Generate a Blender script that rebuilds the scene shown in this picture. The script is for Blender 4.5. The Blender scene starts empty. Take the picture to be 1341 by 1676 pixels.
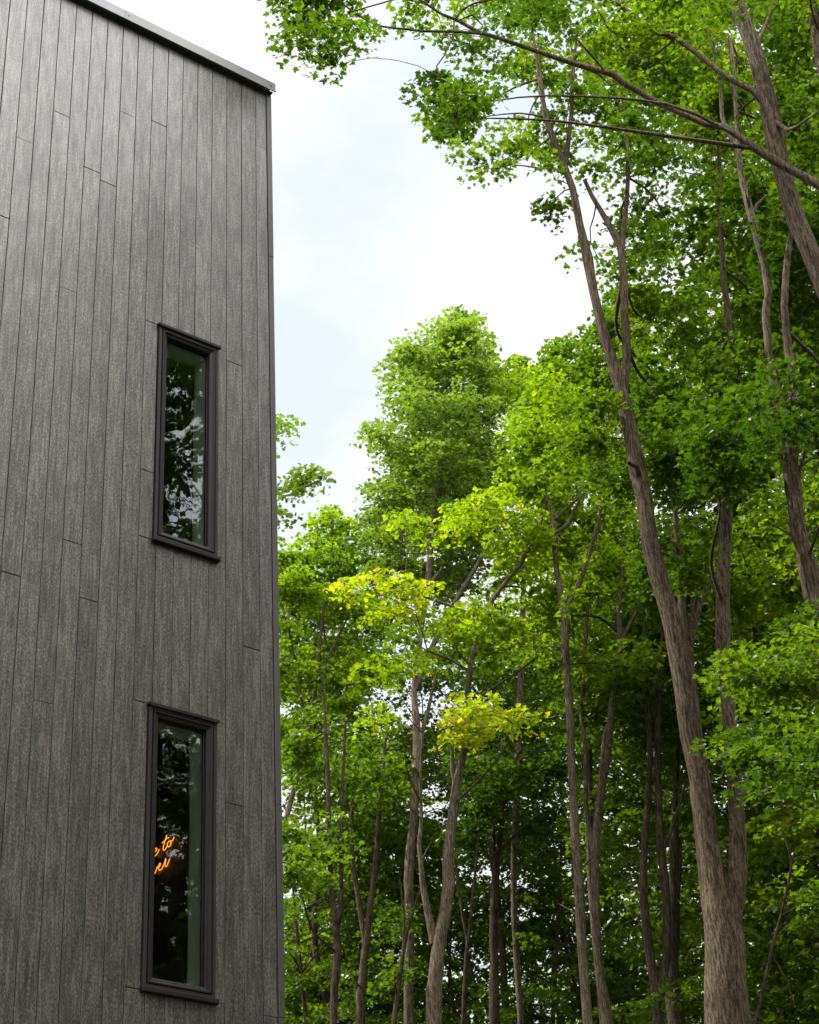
import bpy, math, random
import numpy as np
from mathutils import Matrix, Vector

RNG = np.random.default_rng(7)
random.seed(7)
SC = bpy.context.scene
COL = SC.collection

# ------------------------------------------------------------------ camera
F = 3077.0
CX, CY = 670.5, 838.0
Zc = np.array([-290., 4864., -F]); Zc /= np.linalg.norm(Zc)
Hc = np.array([4600., -1672., -F]); Hc /= np.linalg.norm(Hc)
Hc -= Zc * (Zc @ Hc); Hc /= np.linalg.norm(Hc)
Yc = np.cross(Zc, Hc)
W = np.array([Hc, Yc, Zc])            # world = W @ cam ; world x runs along the facade
CAM = np.array([0., 0., 1.6])
M = Matrix(((*W[0], CAM[0]), (*W[1], CAM[1]), (*W[2], CAM[2]), (0, 0, 0, 1)))
cd = bpy.data.cameras.new('camera')
cam = bpy.data.objects.new('camera', cd)
COL.objects.link(cam)
cam.matrix_world = M
cd.sensor_fit = 'VERTICAL'
cd.sensor_height = 24.0
cd.lens = 24.0 * F / 1676.0
cd.clip_start = 0.1
cd.clip_end = 3000
SC.camera = cam


def ray(u, v):
    return W @ np.array([(u - CX) / F, -(v - CY) / F, -1.0])


def at(u, v, r):                      # a point at horizontal distance r
    d = ray(u, v)
    return CAM + d * (r / math.hypot(d[0], d[1]))


def at_y(u, v, y):
    d = ray(u, v)
    return CAM + d * (y / d[1])


def at_x(u, v, x):
    d = ray(u, v)
    return CAM + d * (x / d[0])


def proj(P):
    q = (P - CAM) @ W
    return np.stack([CX + F * q[:, 0] / -q[:, 2], CY - F * q[:, 1] / -q[:, 2]], 1)


# ------------------------------------------------------------------ materials
def mat(name):
    m = bpy.data.materials.new(name)
    m.use_nodes = True
    nt = m.node_tree
    for n in list(nt.nodes):
        nt.nodes.remove(n)
    out = nt.nodes.new('ShaderNodeOutputMaterial')
    return m, nt, out


def N(nt, t, **kw):
    n = nt.nodes.new(t)
    for k, v in kw.items():
        if k.startswith('in_'):
            key = k[3:]
            key = int(key) if key.isdigit() else key.replace('_', ' ')
            n.inputs[key].default_value = v
        else:
            setattr(n, k, v)
    return n


def ramp(nt, stops, fac):
    r = nt.nodes.new('ShaderNodeValToRGB')
    e = r.color_ramp.elements
    while len(e) < len(stops):
        e.new(0.5)
    for i, (p, c) in enumerate(stops):
        e[i].position = p
        e[i].color = (*c, 1)
    nt.links.new(fac, r.inputs[0])
    return r.outputs[0]


def noise(nt, scale, vec_scale=(1, 1, 1), detail=3, rough=0.55, w=None):
    tc = nt.nodes.new('ShaderNodeTexCoord')
    mp = nt.nodes.new('ShaderNodeMapping')
    mp.inputs['Scale'].default_value = vec_scale
    if w:
        mp.inputs['Location'].default_value = (w, w * 1.7, w * .3)
    nt.links.new(tc.outputs['Object'], mp.inputs[0])
    n = N(nt, 'ShaderNodeTexNoise', in_Scale=scale, in_Detail=detail, in_Roughness=rough)
    nt.links.new(mp.outputs[0], n.inputs['Vector'])
    return n.outputs['Fac']


def math_(nt, op, a, b, c=None):
    n = nt.nodes.new('ShaderNodeMath')
    n.operation = op
    for i, x in enumerate((a, b, c)):
        if x is None:
            continue
        if isinstance(x, (int, float)):
            n.inputs[i].default_value = x
        else:
            nt.links.new(x, n.inputs[i])
    return n.outputs[0]


def mixc(nt, mode, fac, a, b):
    n = nt.nodes.new('ShaderNodeMix')
    n.data_type = 'RGBA'
    n.blend_type = mode
    for i, x in ((0, fac), (6, a), (7, b)):
        if isinstance(x, (int, float)):
            n.inputs[i].default_value = x
        elif isinstance(x, tuple):
            n.inputs[i].default_value = (*x, 1)
        else:
            nt.links.new(x, n.inputs[i])
    return n.outputs[2]


def simple(name, col, rough=0.5, metal=0.0, var=0.15, scale=9, spec=0.5, bump=0.0):
    m, nt, out = mat(name)
    p = N(nt, 'ShaderNodeBsdfPrincipled', in_Roughness=rough, in_Metallic=metal)
    p.inputs['Specular IOR Level'].default_value = spec
    nz = noise(nt, scale)
    lo = tuple(c * (1 - var) for c in col)
    hi = tuple(c * (1 + var) for c in col)
    nt.links.new(ramp(nt, [(0.3, lo), (0.7, hi)], nz), p.inputs['Base Color'])
    if bump:
        b = N(nt, 'ShaderNodeBump', in_Strength=bump, in_Distance=0.004)
        nt.links.new(noise(nt, scale * 14), b.inputs['Height'])
        nt.links.new(b.outputs[0], p.inputs['Normal'])
    nt.links.new(p.outputs[0], out.inputs[0])
    return m


def cladding_mat():
    """deeply embossed dark composite boards: fine upright pebbling over faint grain"""
    m, nt, out = mat('wood_grain_cladding')
    p = N(nt, 'ShaderNodeBsdfPrincipled')
    tc = nt.nodes.new('ShaderNodeTexCoord')
    mp = nt.nodes.new('ShaderNodeMapping'); mp.inputs['Scale'].default_value = (1, 1, 0.42)
    nt.links.new(tc.outputs['Object'], mp.inputs[0])
    pn = N(nt, 'ShaderNodeTexNoise', in_Scale=105.0, in_Detail=1.0, in_Roughness=0.5)
    nt.links.new(mp.outputs[0], pn.inputs['Vector'])
    peb = pn.outputs['Fac']
    grain = noise(nt, 62, (1, 1, 0.07), 2, 0.5, 3.1)
    streak = noise(nt, 20, (1, 1, 0.09), 3, 0.6, 7.7)
    blot = noise(nt, 3.2, (2.4, 1, 0.8), 3, 0.55, 1.3)
    geo = nt.nodes.new('ShaderNodeNewGeometry')
    s = math_(nt, 'MULTIPLY', peb, 0.62)
    s = math_(nt, 'MULTIPLY_ADD', grain, 0.42, s)
    s = math_(nt, 'MULTIPLY_ADD', streak, 0.20, math_(nt, 'ADD', s, 0.085))
    s = math_(nt, 'MULTIPLY_ADD', blot, 0.17, s)
    s = math_(nt, 'MULTIPLY_ADD', geo.outputs['Random Per Island'], 0.05, s)     # mean about 0.81
    c = ramp(nt, [(0.56, (0.009, 0.0078, 0.0066)), (0.80, (0.029, 0.0250, 0.0215)), (0.97, (0.100, 0.088, 0.076))], s)
    warm = noise(nt, 5.5, (1, 1, 0.5), 2, 0.5, 4.4)
    c = mixc(nt, 'MULTIPLY', 1.0, c, ramp(nt, [(0.4, (0.98, 1.0, 1.0)), (0.6, (1.06, 1.0, 0.97))], warm))
    nt.links.new(c, p.inputs['Base Color'])
    nt.links.new(ramp(nt, [(0.60, (0.42,) * 3), (0.98, (1.0,) * 3)], s), p.inputs['Specular IOR Level'])
    nt.links.new(ramp(nt, [(0.3, (0.32,) * 3), (0.7, (0.41,) * 3)], peb), p.inputs['Roughness'])
    b = N(nt, 'ShaderNodeBump', in_Strength=0.22, in_Distance=0.002)
    nt.links.new(grain, b.inputs['Height'])
    nt.links.new(b.outputs[0], p.inputs['Normal'])
    nt.links.new(p.outputs[0], out.inputs[0])
    return m


def bark_mat(name, dark, mid, light, sc=1.0):
    m, nt, out = mat(name)
    p = N(nt, 'ShaderNodeBsdfPrincipled', in_Roughness=0.9)
    p.inputs['Specular IOR Level'].default_value = 0.15
    fiss = noise(nt, 42 * sc, (1, 1, 0.13), 5, 0.72)
    plate = noise(nt, 60 * sc, (1, 1, 0.5), 3, 0.6, 5.0)
    big = noise(nt, 1.3, (1, 1, 0.7), 3, 0.6, 2.0)
    s = math_(nt, 'MULTIPLY_ADD', plate, 0.35, math_(nt, 'MULTIPLY', fiss, 0.95))
    c1 = ramp(nt, [(0.50, dark), (0.63, mid), (0.80, light)], s)
    c2 = mixc(nt, 'MULTIPLY', 0.75, c1, ramp(nt, [(0.36, (0.50, 0.46, 0.38)), (0.5, (0.96, 0.92, 0.80)), (0.66, (1.28, 1.27, 1.18))], big))
    nt.links.new(c2, p.inputs['Base Color'])
    lich = noise(nt, 4.5, (1, 1, 0.8), 6, 0.7, 9.0)
    lf = ramp(nt, [(0.56, (0, 0, 0)), (0.66, (0.55,) * 3)], lich)
    c2 = mixc(nt, 'MIX', lf, c2, (mid[0] * 1.35, mid[1] * 1.65, mid[2] * 1.05))
    nt.links.new(c2, p.inputs['Base Color'])
    b = N(nt, 'ShaderNodeBump', in_Strength=0.9, in_Distance=0.02)
    nt.links.new(s, b.inputs['Height'])
    nt.links.new(b.outputs[0], p.inputs['Normal'])
    nt.links.new(p.outputs[0], out.inputs[0])
    return m


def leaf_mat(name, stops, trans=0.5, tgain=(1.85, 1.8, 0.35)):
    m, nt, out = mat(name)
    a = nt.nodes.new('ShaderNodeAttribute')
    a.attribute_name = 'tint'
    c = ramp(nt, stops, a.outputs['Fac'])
    p = N(nt, 'ShaderNodeBsdfPrincipled', in_Roughness=0.42)
    p.inputs['Specular IOR Level'].default_value = 0.35
    nt.links.new(c, p.inputs['Base Color'])
    t = nt.nodes.new('ShaderNodeBsdfTranslucent')
    nt.links.new(mixc(nt, 'MULTIPLY', 1.0, c, tgain), t.inputs[0])
    mx = N(nt, 'ShaderNodeMixShader', in_0=trans)
    nt.links.new(p.outputs[0], mx.inputs[1])
    nt.links.new(t.outputs[0], mx.inputs[2])
    nt.links.new(mx.outputs[0], out.inputs[0])
    return m


MAT = {}
MAT['clad'] = cladding_mat()
MAT['backing'] = simple('dark_backing', (0.012, 0.012, 0.013), 0.9)
MAT['trim'] = simple('dark_metal_trim', (0.022, 0.0195, 0.018), 0.45, 0.0, 0.15, 5, 0.16, bump=0.12)
MAT['corner'] = simple('grey_corner_metal', (0.045, 0.043, 0.041), 0.45, 0.0, 0.12, 5, 0.4, bump=0.12)
MAT['flash'] = simple('roof_flashing_metal', (0.19, 0.197, 0.21), 0.45, 0.0, 0.10, 3, 0.4)
MAT['vinyl'] = simple('black_brown_window_frame', (0.014, 0.0118, 0.0105), 0.42, 0.0, 0.18, 8, 0.15, bump=0.1)
MAT['gasket'] = simple('black_gasket', (0.008, 0.008, 0.008), 0.6)
MAT['jamb'] = simple('light_painted_jamb', (0.86, 0.87, 0.83), 0.6, 0.0, 0.04, 4)
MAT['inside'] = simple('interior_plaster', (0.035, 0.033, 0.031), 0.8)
MAT['screw'] = simple('screw_head', (0.03, 0.03, 0.03), 0.4)
MAT['bark'] = bark_mat('maple_bark_brown', (0.014, 0.010, 0.006), (0.066, 0.048, 0.033), (0.17, 0.134, 0.100))
MAT['bark_grey'] = bark_mat('maple_bark_grey', (0.024, 0.018, 0.012), (0.096, 0.075, 0.055), (0.235, 0.196, 0.155), 1.3)
MAT['bark_dark'] = bark_mat('maple_bark_dark', (0.014, 0.010, 0.007), (0.050, 0.037, 0.027), (0.12, 0.095, 0.072))
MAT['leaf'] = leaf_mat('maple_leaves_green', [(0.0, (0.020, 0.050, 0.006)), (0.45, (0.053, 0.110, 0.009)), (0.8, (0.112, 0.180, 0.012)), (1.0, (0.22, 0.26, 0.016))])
MAT['leaf_yellow'] = leaf_mat('maple_leaves_sunlit_yellow', [(0.0, (0.045, 0.100, 0.010)), (0.4, (0.110, 0.190, 0.014)), (0.75, (0.19, 0.29, 0.012)), (1.0, (0.34, 0.36, 0.02))])  # yellow-green species tint, with sunlit yellow also put into the colour
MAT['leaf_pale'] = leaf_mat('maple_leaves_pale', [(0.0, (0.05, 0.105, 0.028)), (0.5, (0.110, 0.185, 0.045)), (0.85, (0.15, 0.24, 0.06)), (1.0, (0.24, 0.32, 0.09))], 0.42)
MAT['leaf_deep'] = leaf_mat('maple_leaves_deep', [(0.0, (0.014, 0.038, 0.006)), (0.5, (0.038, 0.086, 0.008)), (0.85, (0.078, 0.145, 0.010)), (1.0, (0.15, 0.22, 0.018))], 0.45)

m, nt, out = mat('window_glass')
tr = nt.nodes.new('ShaderNodeBsdfTransparent'); tr.inputs[0].default_value = (0.86, 0.96, 0.85, 1)
gl = nt.nodes.new('ShaderNodeBsdfGlossy'); gl.inputs['Roughness'].default_value = 0.012
gl.inputs[0].default_value = (0.9, 0.95, 1, 1)
fr = N(nt, 'ShaderNodeFresnel', in_IOR=1.52)
bp = N(nt, 'ShaderNodeBump', in_Strength=0.025, in_Distance=0.02)
nt.links.new(noise(nt, 5.0, (1, 1, 0.5), 2), bp.inputs['Height'])
nt.links.new(bp.outputs[0], gl.inputs['Normal'])
mx = nt.nodes.new('ShaderNodeMixShader')
nt.links.new(fr.outputs[0], mx.inputs[0]); nt.links.new(tr.outputs[0], mx.inputs[1]); nt.links.new(gl.outputs[0], mx.inputs[2])
nt.links.new(mx.outputs[0], out.inputs[0]); MAT['glass'] = m

m, nt, out = mat('clear_acrylic')
tr = nt.nodes.new('ShaderNodeBsdfTransparent'); tr.inputs[0].default_value = (0.95, 0.93, 0.9, 1)
gl = nt.nodes.new('ShaderNodeBsdfGlossy'); gl.inputs['Roughness'].default_value = 0.1
mx = N(nt, 'ShaderNodeMixShader', in_0=0.05)
nt.links.new(tr.outputs[0], mx.inputs[1]); nt.links.new(gl.outputs[0], mx.inputs[2]); nt.links.new(mx.outputs[0], out.inputs[0])
MAT['acrylic'] = m
m, nt, out = mat('neon_orange_tube')
e = N(nt, 'ShaderNodeEmission', in_Strength=1.25); e.inputs[0].default_value = (1.0, 0.30, 0.035, 1)
nt.links.new(e.outputs[0], out.inputs[0]); MAT['neon'] = m

m, nt, out = mat('forest_floor')
p = N(nt, 'ShaderNodeBsdfPrincipled', in_Roughness=0.95)
nt.links.new(ramp(nt, [(0.35, (0.035, 0.05, 0.016)), (0.5, (0.06, 0.065, 0.025)), (0.65, (0.10, 0.075, 0.045))], noise(nt, 0.8, (1, 1, 1), 8, 0.65)), p.inputs[0])
nt.links.new(p.outputs[0], out.inputs[0]); MAT['ground'] = m


# ------------------------------------------------------------------ mesh helpers
def empty(name, loc, label=None, cat=None, group=None, kind=None):
    o = bpy.data.objects.new(name, None)
    COL.objects.link(o)
    o.location = loc
    o.empty_display_size = 0.3
    tag(o, label, cat, group, kind)
    return o


def tag(o, label=None, cat=None, group=None, kind=None):
    for k, v in (('label', label), ('category', cat), ('group', group), ('kind', kind)):
        if v:
            o[k] = v


class MB:
    """quads and polygons collected in python, for the small hand-made things"""
    def __init__(s):
        s.v = []; s.f = []

    def add(s, vs, fs):
        b = len(s.v)
        s.v += [tuple(map(float, x)) for x in vs]
        s.f += [tuple(b + i for i in f) for f in fs]

    def box(s, x0, x1, y0, y1, z0, z1):
        s.add([(x0, y0, z0), (x1, y0, z0), (x1, y1, z0), (x0, y1, z0), (x0, y0, z1), (x1, y0, z1), (x1, y1, z1), (x0, y1, z1)],
              [(0, 3, 2, 1), (4, 5, 6, 7), (0, 1, 5, 4), (1, 2, 6, 5), (2, 3, 7, 6), (3, 0, 4, 7)])

    def bbox(s, x0, x1, y0, y1, z0, z1, b=0.004):   # box whose four front (y0) edges are bevelled
        s.add([(x0, y1, z0), (x1, y1, z0), (x1, y1, z1), (x0, y1, z1),
               (x0, y0 + b, z0), (x1, y0 + b, z0), (x1, y0 + b, z1), (x0, y0 + b, z1),
               (x0 + b, y0, z0 + b), (x1 - b, y0, z0 + b), (x1 - b, y0, z1 - b), (x0 + b, y0, z1 - b)],
              [(3, 2, 1, 0), (0, 1, 5, 4), (1, 2, 6, 5), (2, 3, 7, 6), (3, 0, 4, 7),
               (4, 5, 9, 8), (5, 6, 10, 9), (6, 7, 11, 10), (7, 4, 8, 11), (8, 9, 10, 11)])

    def ring(s, prof, x0, x1, z0, z1):
        """mitred frame: prof is a closed list of (inset, y)"""
        n = len(prof)
        base = len(s.v)
        for (ins, y) in prof:
            s.v += [(x0 + ins, y, z0 + ins), (x1 - ins, y, z0 + ins), (x1 - ins, y, z1 - ins), (x0 + ins, y, z1 - ins)]
        for i in range(n):
            j = (i + 1) % n
            for k in range(4):
                l = (k + 1) % 4
                s.f.append((base + 4 * i + k, base + 4 * i + l, base + 4 * j + l, base + 4 * j + k))

    def build(s, name, m, parent=None, smooth=False):
        me = bpy.data.meshes.new(name)
        off = Vector((0, 0, 0))
        if parent is not None:
            off = parent.matrix_world.translation if parent.parent is None else Vector(parent['_w'])
            if parent.parent is None:
                off = Vector(parent.location)
        vs = [(a - off[0], b - off[1], c - off[2]) for a, b, c in s.v]
        me.from_pydata(vs, [], s.f)
        me.materials.append(m)
        if smooth:
            me.polygons.foreach_set('use_smooth', [True] * len(me.polygons))
        me.update()
        o = bpy.data.objects.new(name, me)
        COL.objects.link(o)
        if parent is not None:
            o.parent = parent
        o['_w'] = list(off)
        return o


def np_mesh(name, V, F_, sides, m, parent, smooth, tint=None, twigs=None, m2=None):
    """V (n,3) world coordinates, F_ flat loop indices with 'sides' per polygon; parent at top level"""
    off = np.array(parent.location) if parent is not None else np.zeros(3)
    me = bpy.data.meshes.new(name)
    V = (V - off).astype(np.float32)
    n1 = len(F_) // sides
    smo = np.full(n1, smooth); mi = np.zeros(n1, np.int32)
    if twigs is not None and twigs.V:                    # twigs belong to the crown: same mesh, second material
        TV = (np.concatenate(twigs.V) - off).astype(np.float32)
        TF = np.concatenate(twigs.F).reshape(-1, 4)
        TF = np.concatenate([TF[:, [0, 1, 2]], TF[:, [0, 2, 3]]]) + len(V)
        V = np.concatenate([V, TV]); F_ = np.concatenate([F_, TF.reshape(-1)])
        smo = np.concatenate([smo, np.full(len(TF), True)]); mi = np.concatenate([mi, np.ones(len(TF), np.int32)])
        if tint is not None:
            tint = np.concatenate([tint, np.zeros(len(TF))])
    npoly = len(F_) // sides
    me.vertices.add(len(V)); me.vertices.foreach_set('co', V.ravel())
    me.loops.add(len(F_)); me.loops.foreach_set('vertex_index', F_.astype(np.int32))
    me.polygons.add(npoly)
    me.polygons.foreach_set('loop_start', np.arange(0, len(F_), sides, dtype=np.int32))
    me.polygons.foreach_set('loop_total', np.full(npoly, sides, dtype=np.int32))
    me.polygons.foreach_set('use_smooth', smo)
    me.polygons.foreach_set('material_index', mi)
    me.update(calc_edges=True)
    if tint is not None:
        a = me.attributes.new('tint', 'FLOAT', 'FACE')
        a.data.foreach_set('value', tint.astype(np.float32))
    me.materials.append(m)
    if m2 is not None:
        me.materials.append(m2)
    o = bpy.data.objects.new(name, me)
    COL.objects.link(o)
    if parent is not None:
        o.parent = parent
    return o


class Tubes:
    def __init__(s):
        s.V = []; s.F = []; s.n = 0

    def add(s, P, R, sides=8, rough=0.0, cap=True):
        P = np.asarray(P, float); R = np.asarray(R, float)
        n = len(P)
        T = np.gradient(P, axis=0)
        T /= np.linalg.norm(T, axis=1)[:, None] + 1e-9
        ref = np.array([0.3, 1.0, 0.1]) if abs(T[0][1]) < 0.9 else np.array([1., 0.2, 0.])
        A = np.cross(T, ref); A /= np.linalg.norm(A, axis=1)[:, None]
        B = np.cross(T, A)
        ang = np.arange(sides) * 2 * math.pi / sides
        rr = np.repeat(R[:, None], sides, 1)
        if rough:
            nz = RNG.normal(0, 1, (n, sides))
            nz = (nz + np.roll(nz, 1, 0) + np.roll(nz, 1, 1)) / 1.7
            lump = RNG.normal(0, 1, n); lump = (lump + np.roll(lump, 1)) / 1.5
            rr = rr * (1 + rough * nz + rough * 0.7 * lump[:, None])
        V = P[:, None, :] + rr[..., None] * (np.cos(ang)[None, :, None] * A[:, None, :] + np.sin(ang)[None, :, None] * B[:, None, :])
        s.V.append(V.reshape(-1, 3))
        i = np.arange(n - 1)[:, None] * sides; k = np.arange(sides)[None, :]; k2 = (k + 1) % sides
        q = np.stack([i + k, i + k2, i + sides + k2, i + sides + k], -1).reshape(-1) + s.n
        s.F.append(q)
        s.n += n * sides

    def build(s, name, m, parent):
        if not s.V:
            return None
        return np_mesh(name, np.concatenate(s.V), np.concatenate(s.F), 4, m, parent, True)


def spline(P, step):
    """Catmull-Rom through rows of P (any columns), resampled about every 'step' m"""
    P = np.asarray(P, float)
    if len(P) < 2:
        return P
    Q = np.vstack([2 * P[0] - P[1], P, 2 * P[-1] - P[-2]])
    out = []
    for i in range(1, len(Q) - 2):
        L = np.linalg.norm(Q[i + 1][:3] - Q[i][:3])
        n = max(1, int(round(L / step)))
        for t in np.arange(n) / n:
            a, b, c, d = Q[i - 1], Q[i], Q[i + 1], Q[i + 2]
            out.append(0.5 * (2 * b + (c - a) * t + (2 * a - 5 * b + 4 * c - d) * t * t + (3 * b - a - 3 * c + d) * t ** 3))
    out.append(P[-1])
    return np.array(out)


# leaf templates: triangle fans from the leaf base, one fan per half, folded along the midrib
def template(side):
    right = [(x, y, 0.16 * x) for x, y in side] + [(0, 1.0, -0.10)]
    left = [(0, 1.0, -0.10)] + [(-x, y, 0.16 * x) for x, y in side[::-1]]
    V = [(0, 0, 0)] + right + left[1:]
    n = len(V)
    T = [(0, i, i + 1) for i in range(1, n - 1)]
    V = np.array(V); V[:, 1] -= 0.45
    return V, np.array(T)


LEAF = {
    'star': template([(0.40, 0.0), (0.27, 0.17), (0.58, 0.50), (0.24, 0.50), (0.24, 0.72)]),
    'lobed': template([(0.48, 0.10), (0.24, 0.30), (0.46, 0.62)]),
    'plain': template([(0.50, 0.35)]),
}


def leaves(centres, heading, size, kind, tilt=0.5, droop=0.0, nz_bias=None):
    """one leaf at each centre; returns vertex and triangle arrays"""
    T, tri = LEAF[kind]
    n = len(centres)
    nrm = np.stack([RNG.normal(0, tilt, n), RNG.normal(0, tilt, n), np.ones(n)], 1)
    if nz_bias is not None:
        nrm = nrm + nz_bias
    nrm /= np.linalg.norm(nrm, axis=1)[:, None]
    h = heading + RNG.normal(0, 0.45, (n, 3)); h[:, 2] -= 0.25 + droop
    y = h - nrm * (h * nrm).sum(1)[:, None]
    y /= np.linalg.norm(y, axis=1)[:, None] + 1e-9
    x = np.cross(y, nrm)
    s = (size * RNG.uniform(0.55, 1.28, n))[:, None]
    V = centres[:, None, :] + s[:, None, :] * (T[None, :, 0, None] * x[:, None, :] + T[None, :, 1, None] * y[:, None, :] + T[None, :, 2, None] * nrm[:, None, :])
    Fi = (tri[None] + (np.arange(n) * len(T))[:, None, None])
    return V.reshape(-1, 3), Fi.reshape(-1), len(tri)


class Crown:
    def __init__(s):
        s.c = []; s.h = []; s.s = []; s.k = []; s.t = []

    def spray(s, P, R, n, size, kind, tint, flat=0.16):
        """flattened leafy spray of n leaves round point P"""
        a = RNG.uniform(0, 2 * math.pi, n); r = R * np.sqrt(RNG.uniform(0.02, 1, n)) * RNG.uniform(.8, 1.15, n)
        el = RNG.uniform(0, math.pi); sx = RNG.uniform(0.75, 1.3)
        dx = np.cos(a) * r * sx; dy = np.sin(a) * r / sx
        ce, se = math.cos(el), math.sin(el)
        X = dx * ce - dy * se; Y = dx * se + dy * ce
        tx, ty = RNG.normal(0, 0.16, 2)
        Zz = -0.42 * r * r / max(R, .1) + RNG.normal(0, flat * R * 0.55, n) + X * tx + Y * ty
        s.c.append(P + np.stack([X, Y, Zz], 1))
        hd = np.stack([X, Y, np.zeros(n)], 1); hd /= np.linalg.norm(hd, axis=1)[:, None] + 1e-6
        s.h.append(hd)
        s.t.append(np.clip(tint + RNG.normal(0, 0.13, n), 0, 1))
        s.s.append(np.full(n, size))
        s.kind = kind

    def build(s, name, m, parent, tilt=0.62, twigs=None, m2=None):
        c = np.concatenate(s.c); h = np.concatenate(s.h); sz = np.concatenate(s.s); t = np.concatenate(s.t)
        V, Fi, nt_ = leaves(c, h, sz, s.kind, tilt)
        Crown.total += len(c)
        return np_mesh(name, V, Fi, 3, m, parent, False, np.repeat(t, nt_), twigs, m2)


Crown.total = 0


def in_poly(uv, poly):
    x, y = uv[:, 0], uv[:, 1]
    c = np.zeros(len(uv), bool)
    n = len(poly)
    for i in range(n):
        x1, y1 = poly[i]; x2, y2 = poly[(i + 1) % n]
        hit = ((y1 > y) != (y2 > y)) & (x < (x2 - x1) * (y - y1) / (y2 - y1 + 1e-12) + x1)
        c ^= hit
    return c


def poly_area(p):
    p = np.array(p, float); q = np.roll(p, -1, 0)
    return abs((p[:, 0] * q[:, 1] - q[:, 0] * p[:, 1]).sum()) / 2


def limb(T, stem_pts, stem_rad, node, rmax=0.03, arch=0.07):
    """a limb from the best point of the stem to a foliage node"""
    d = np.linalg.norm(stem_pts - node, axis=1)
    below = node[2] - stem_pts[:, 2]
    cost = d + np.where(below < 0.15 * d, 3 * (0.15 * d - below), 0) + np.where(below > 0.9 * d, 1.2 * (below - 0.9 * d), 0)
    i = int(np.argmin(cost))
    A = stem_pts[i]
    L = np.linalg.norm(node - A)
    if L > 2.2:
        arch *= 0.2
    r0 = min(stem_rad[i] * 0.62, 0.008 + 0.0085 * L, rmax + 0.01 * L)
    side = RNG.normal(0, 0.045 * L, 3)
    mid1 = A + (node - A) * 0.33 + side + np.array([0, 0, arch * L])
    mid2 = A + (node - A) * 0.70 + side * 0.6 + RNG.normal(0, 0.03 * L, 3) + np.array([0, 0, arch * L * .8])
    P = spline(np.array([[*A, r0], [*mid1, r0 * .75], [*mid2, r0 * .5], [*node, 0.004]]), max(0.25, L / 10))
    T.add(P[:, :3], np.maximum(P[:, 3], 0.0035), 5, 0.03)
    return P


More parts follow.
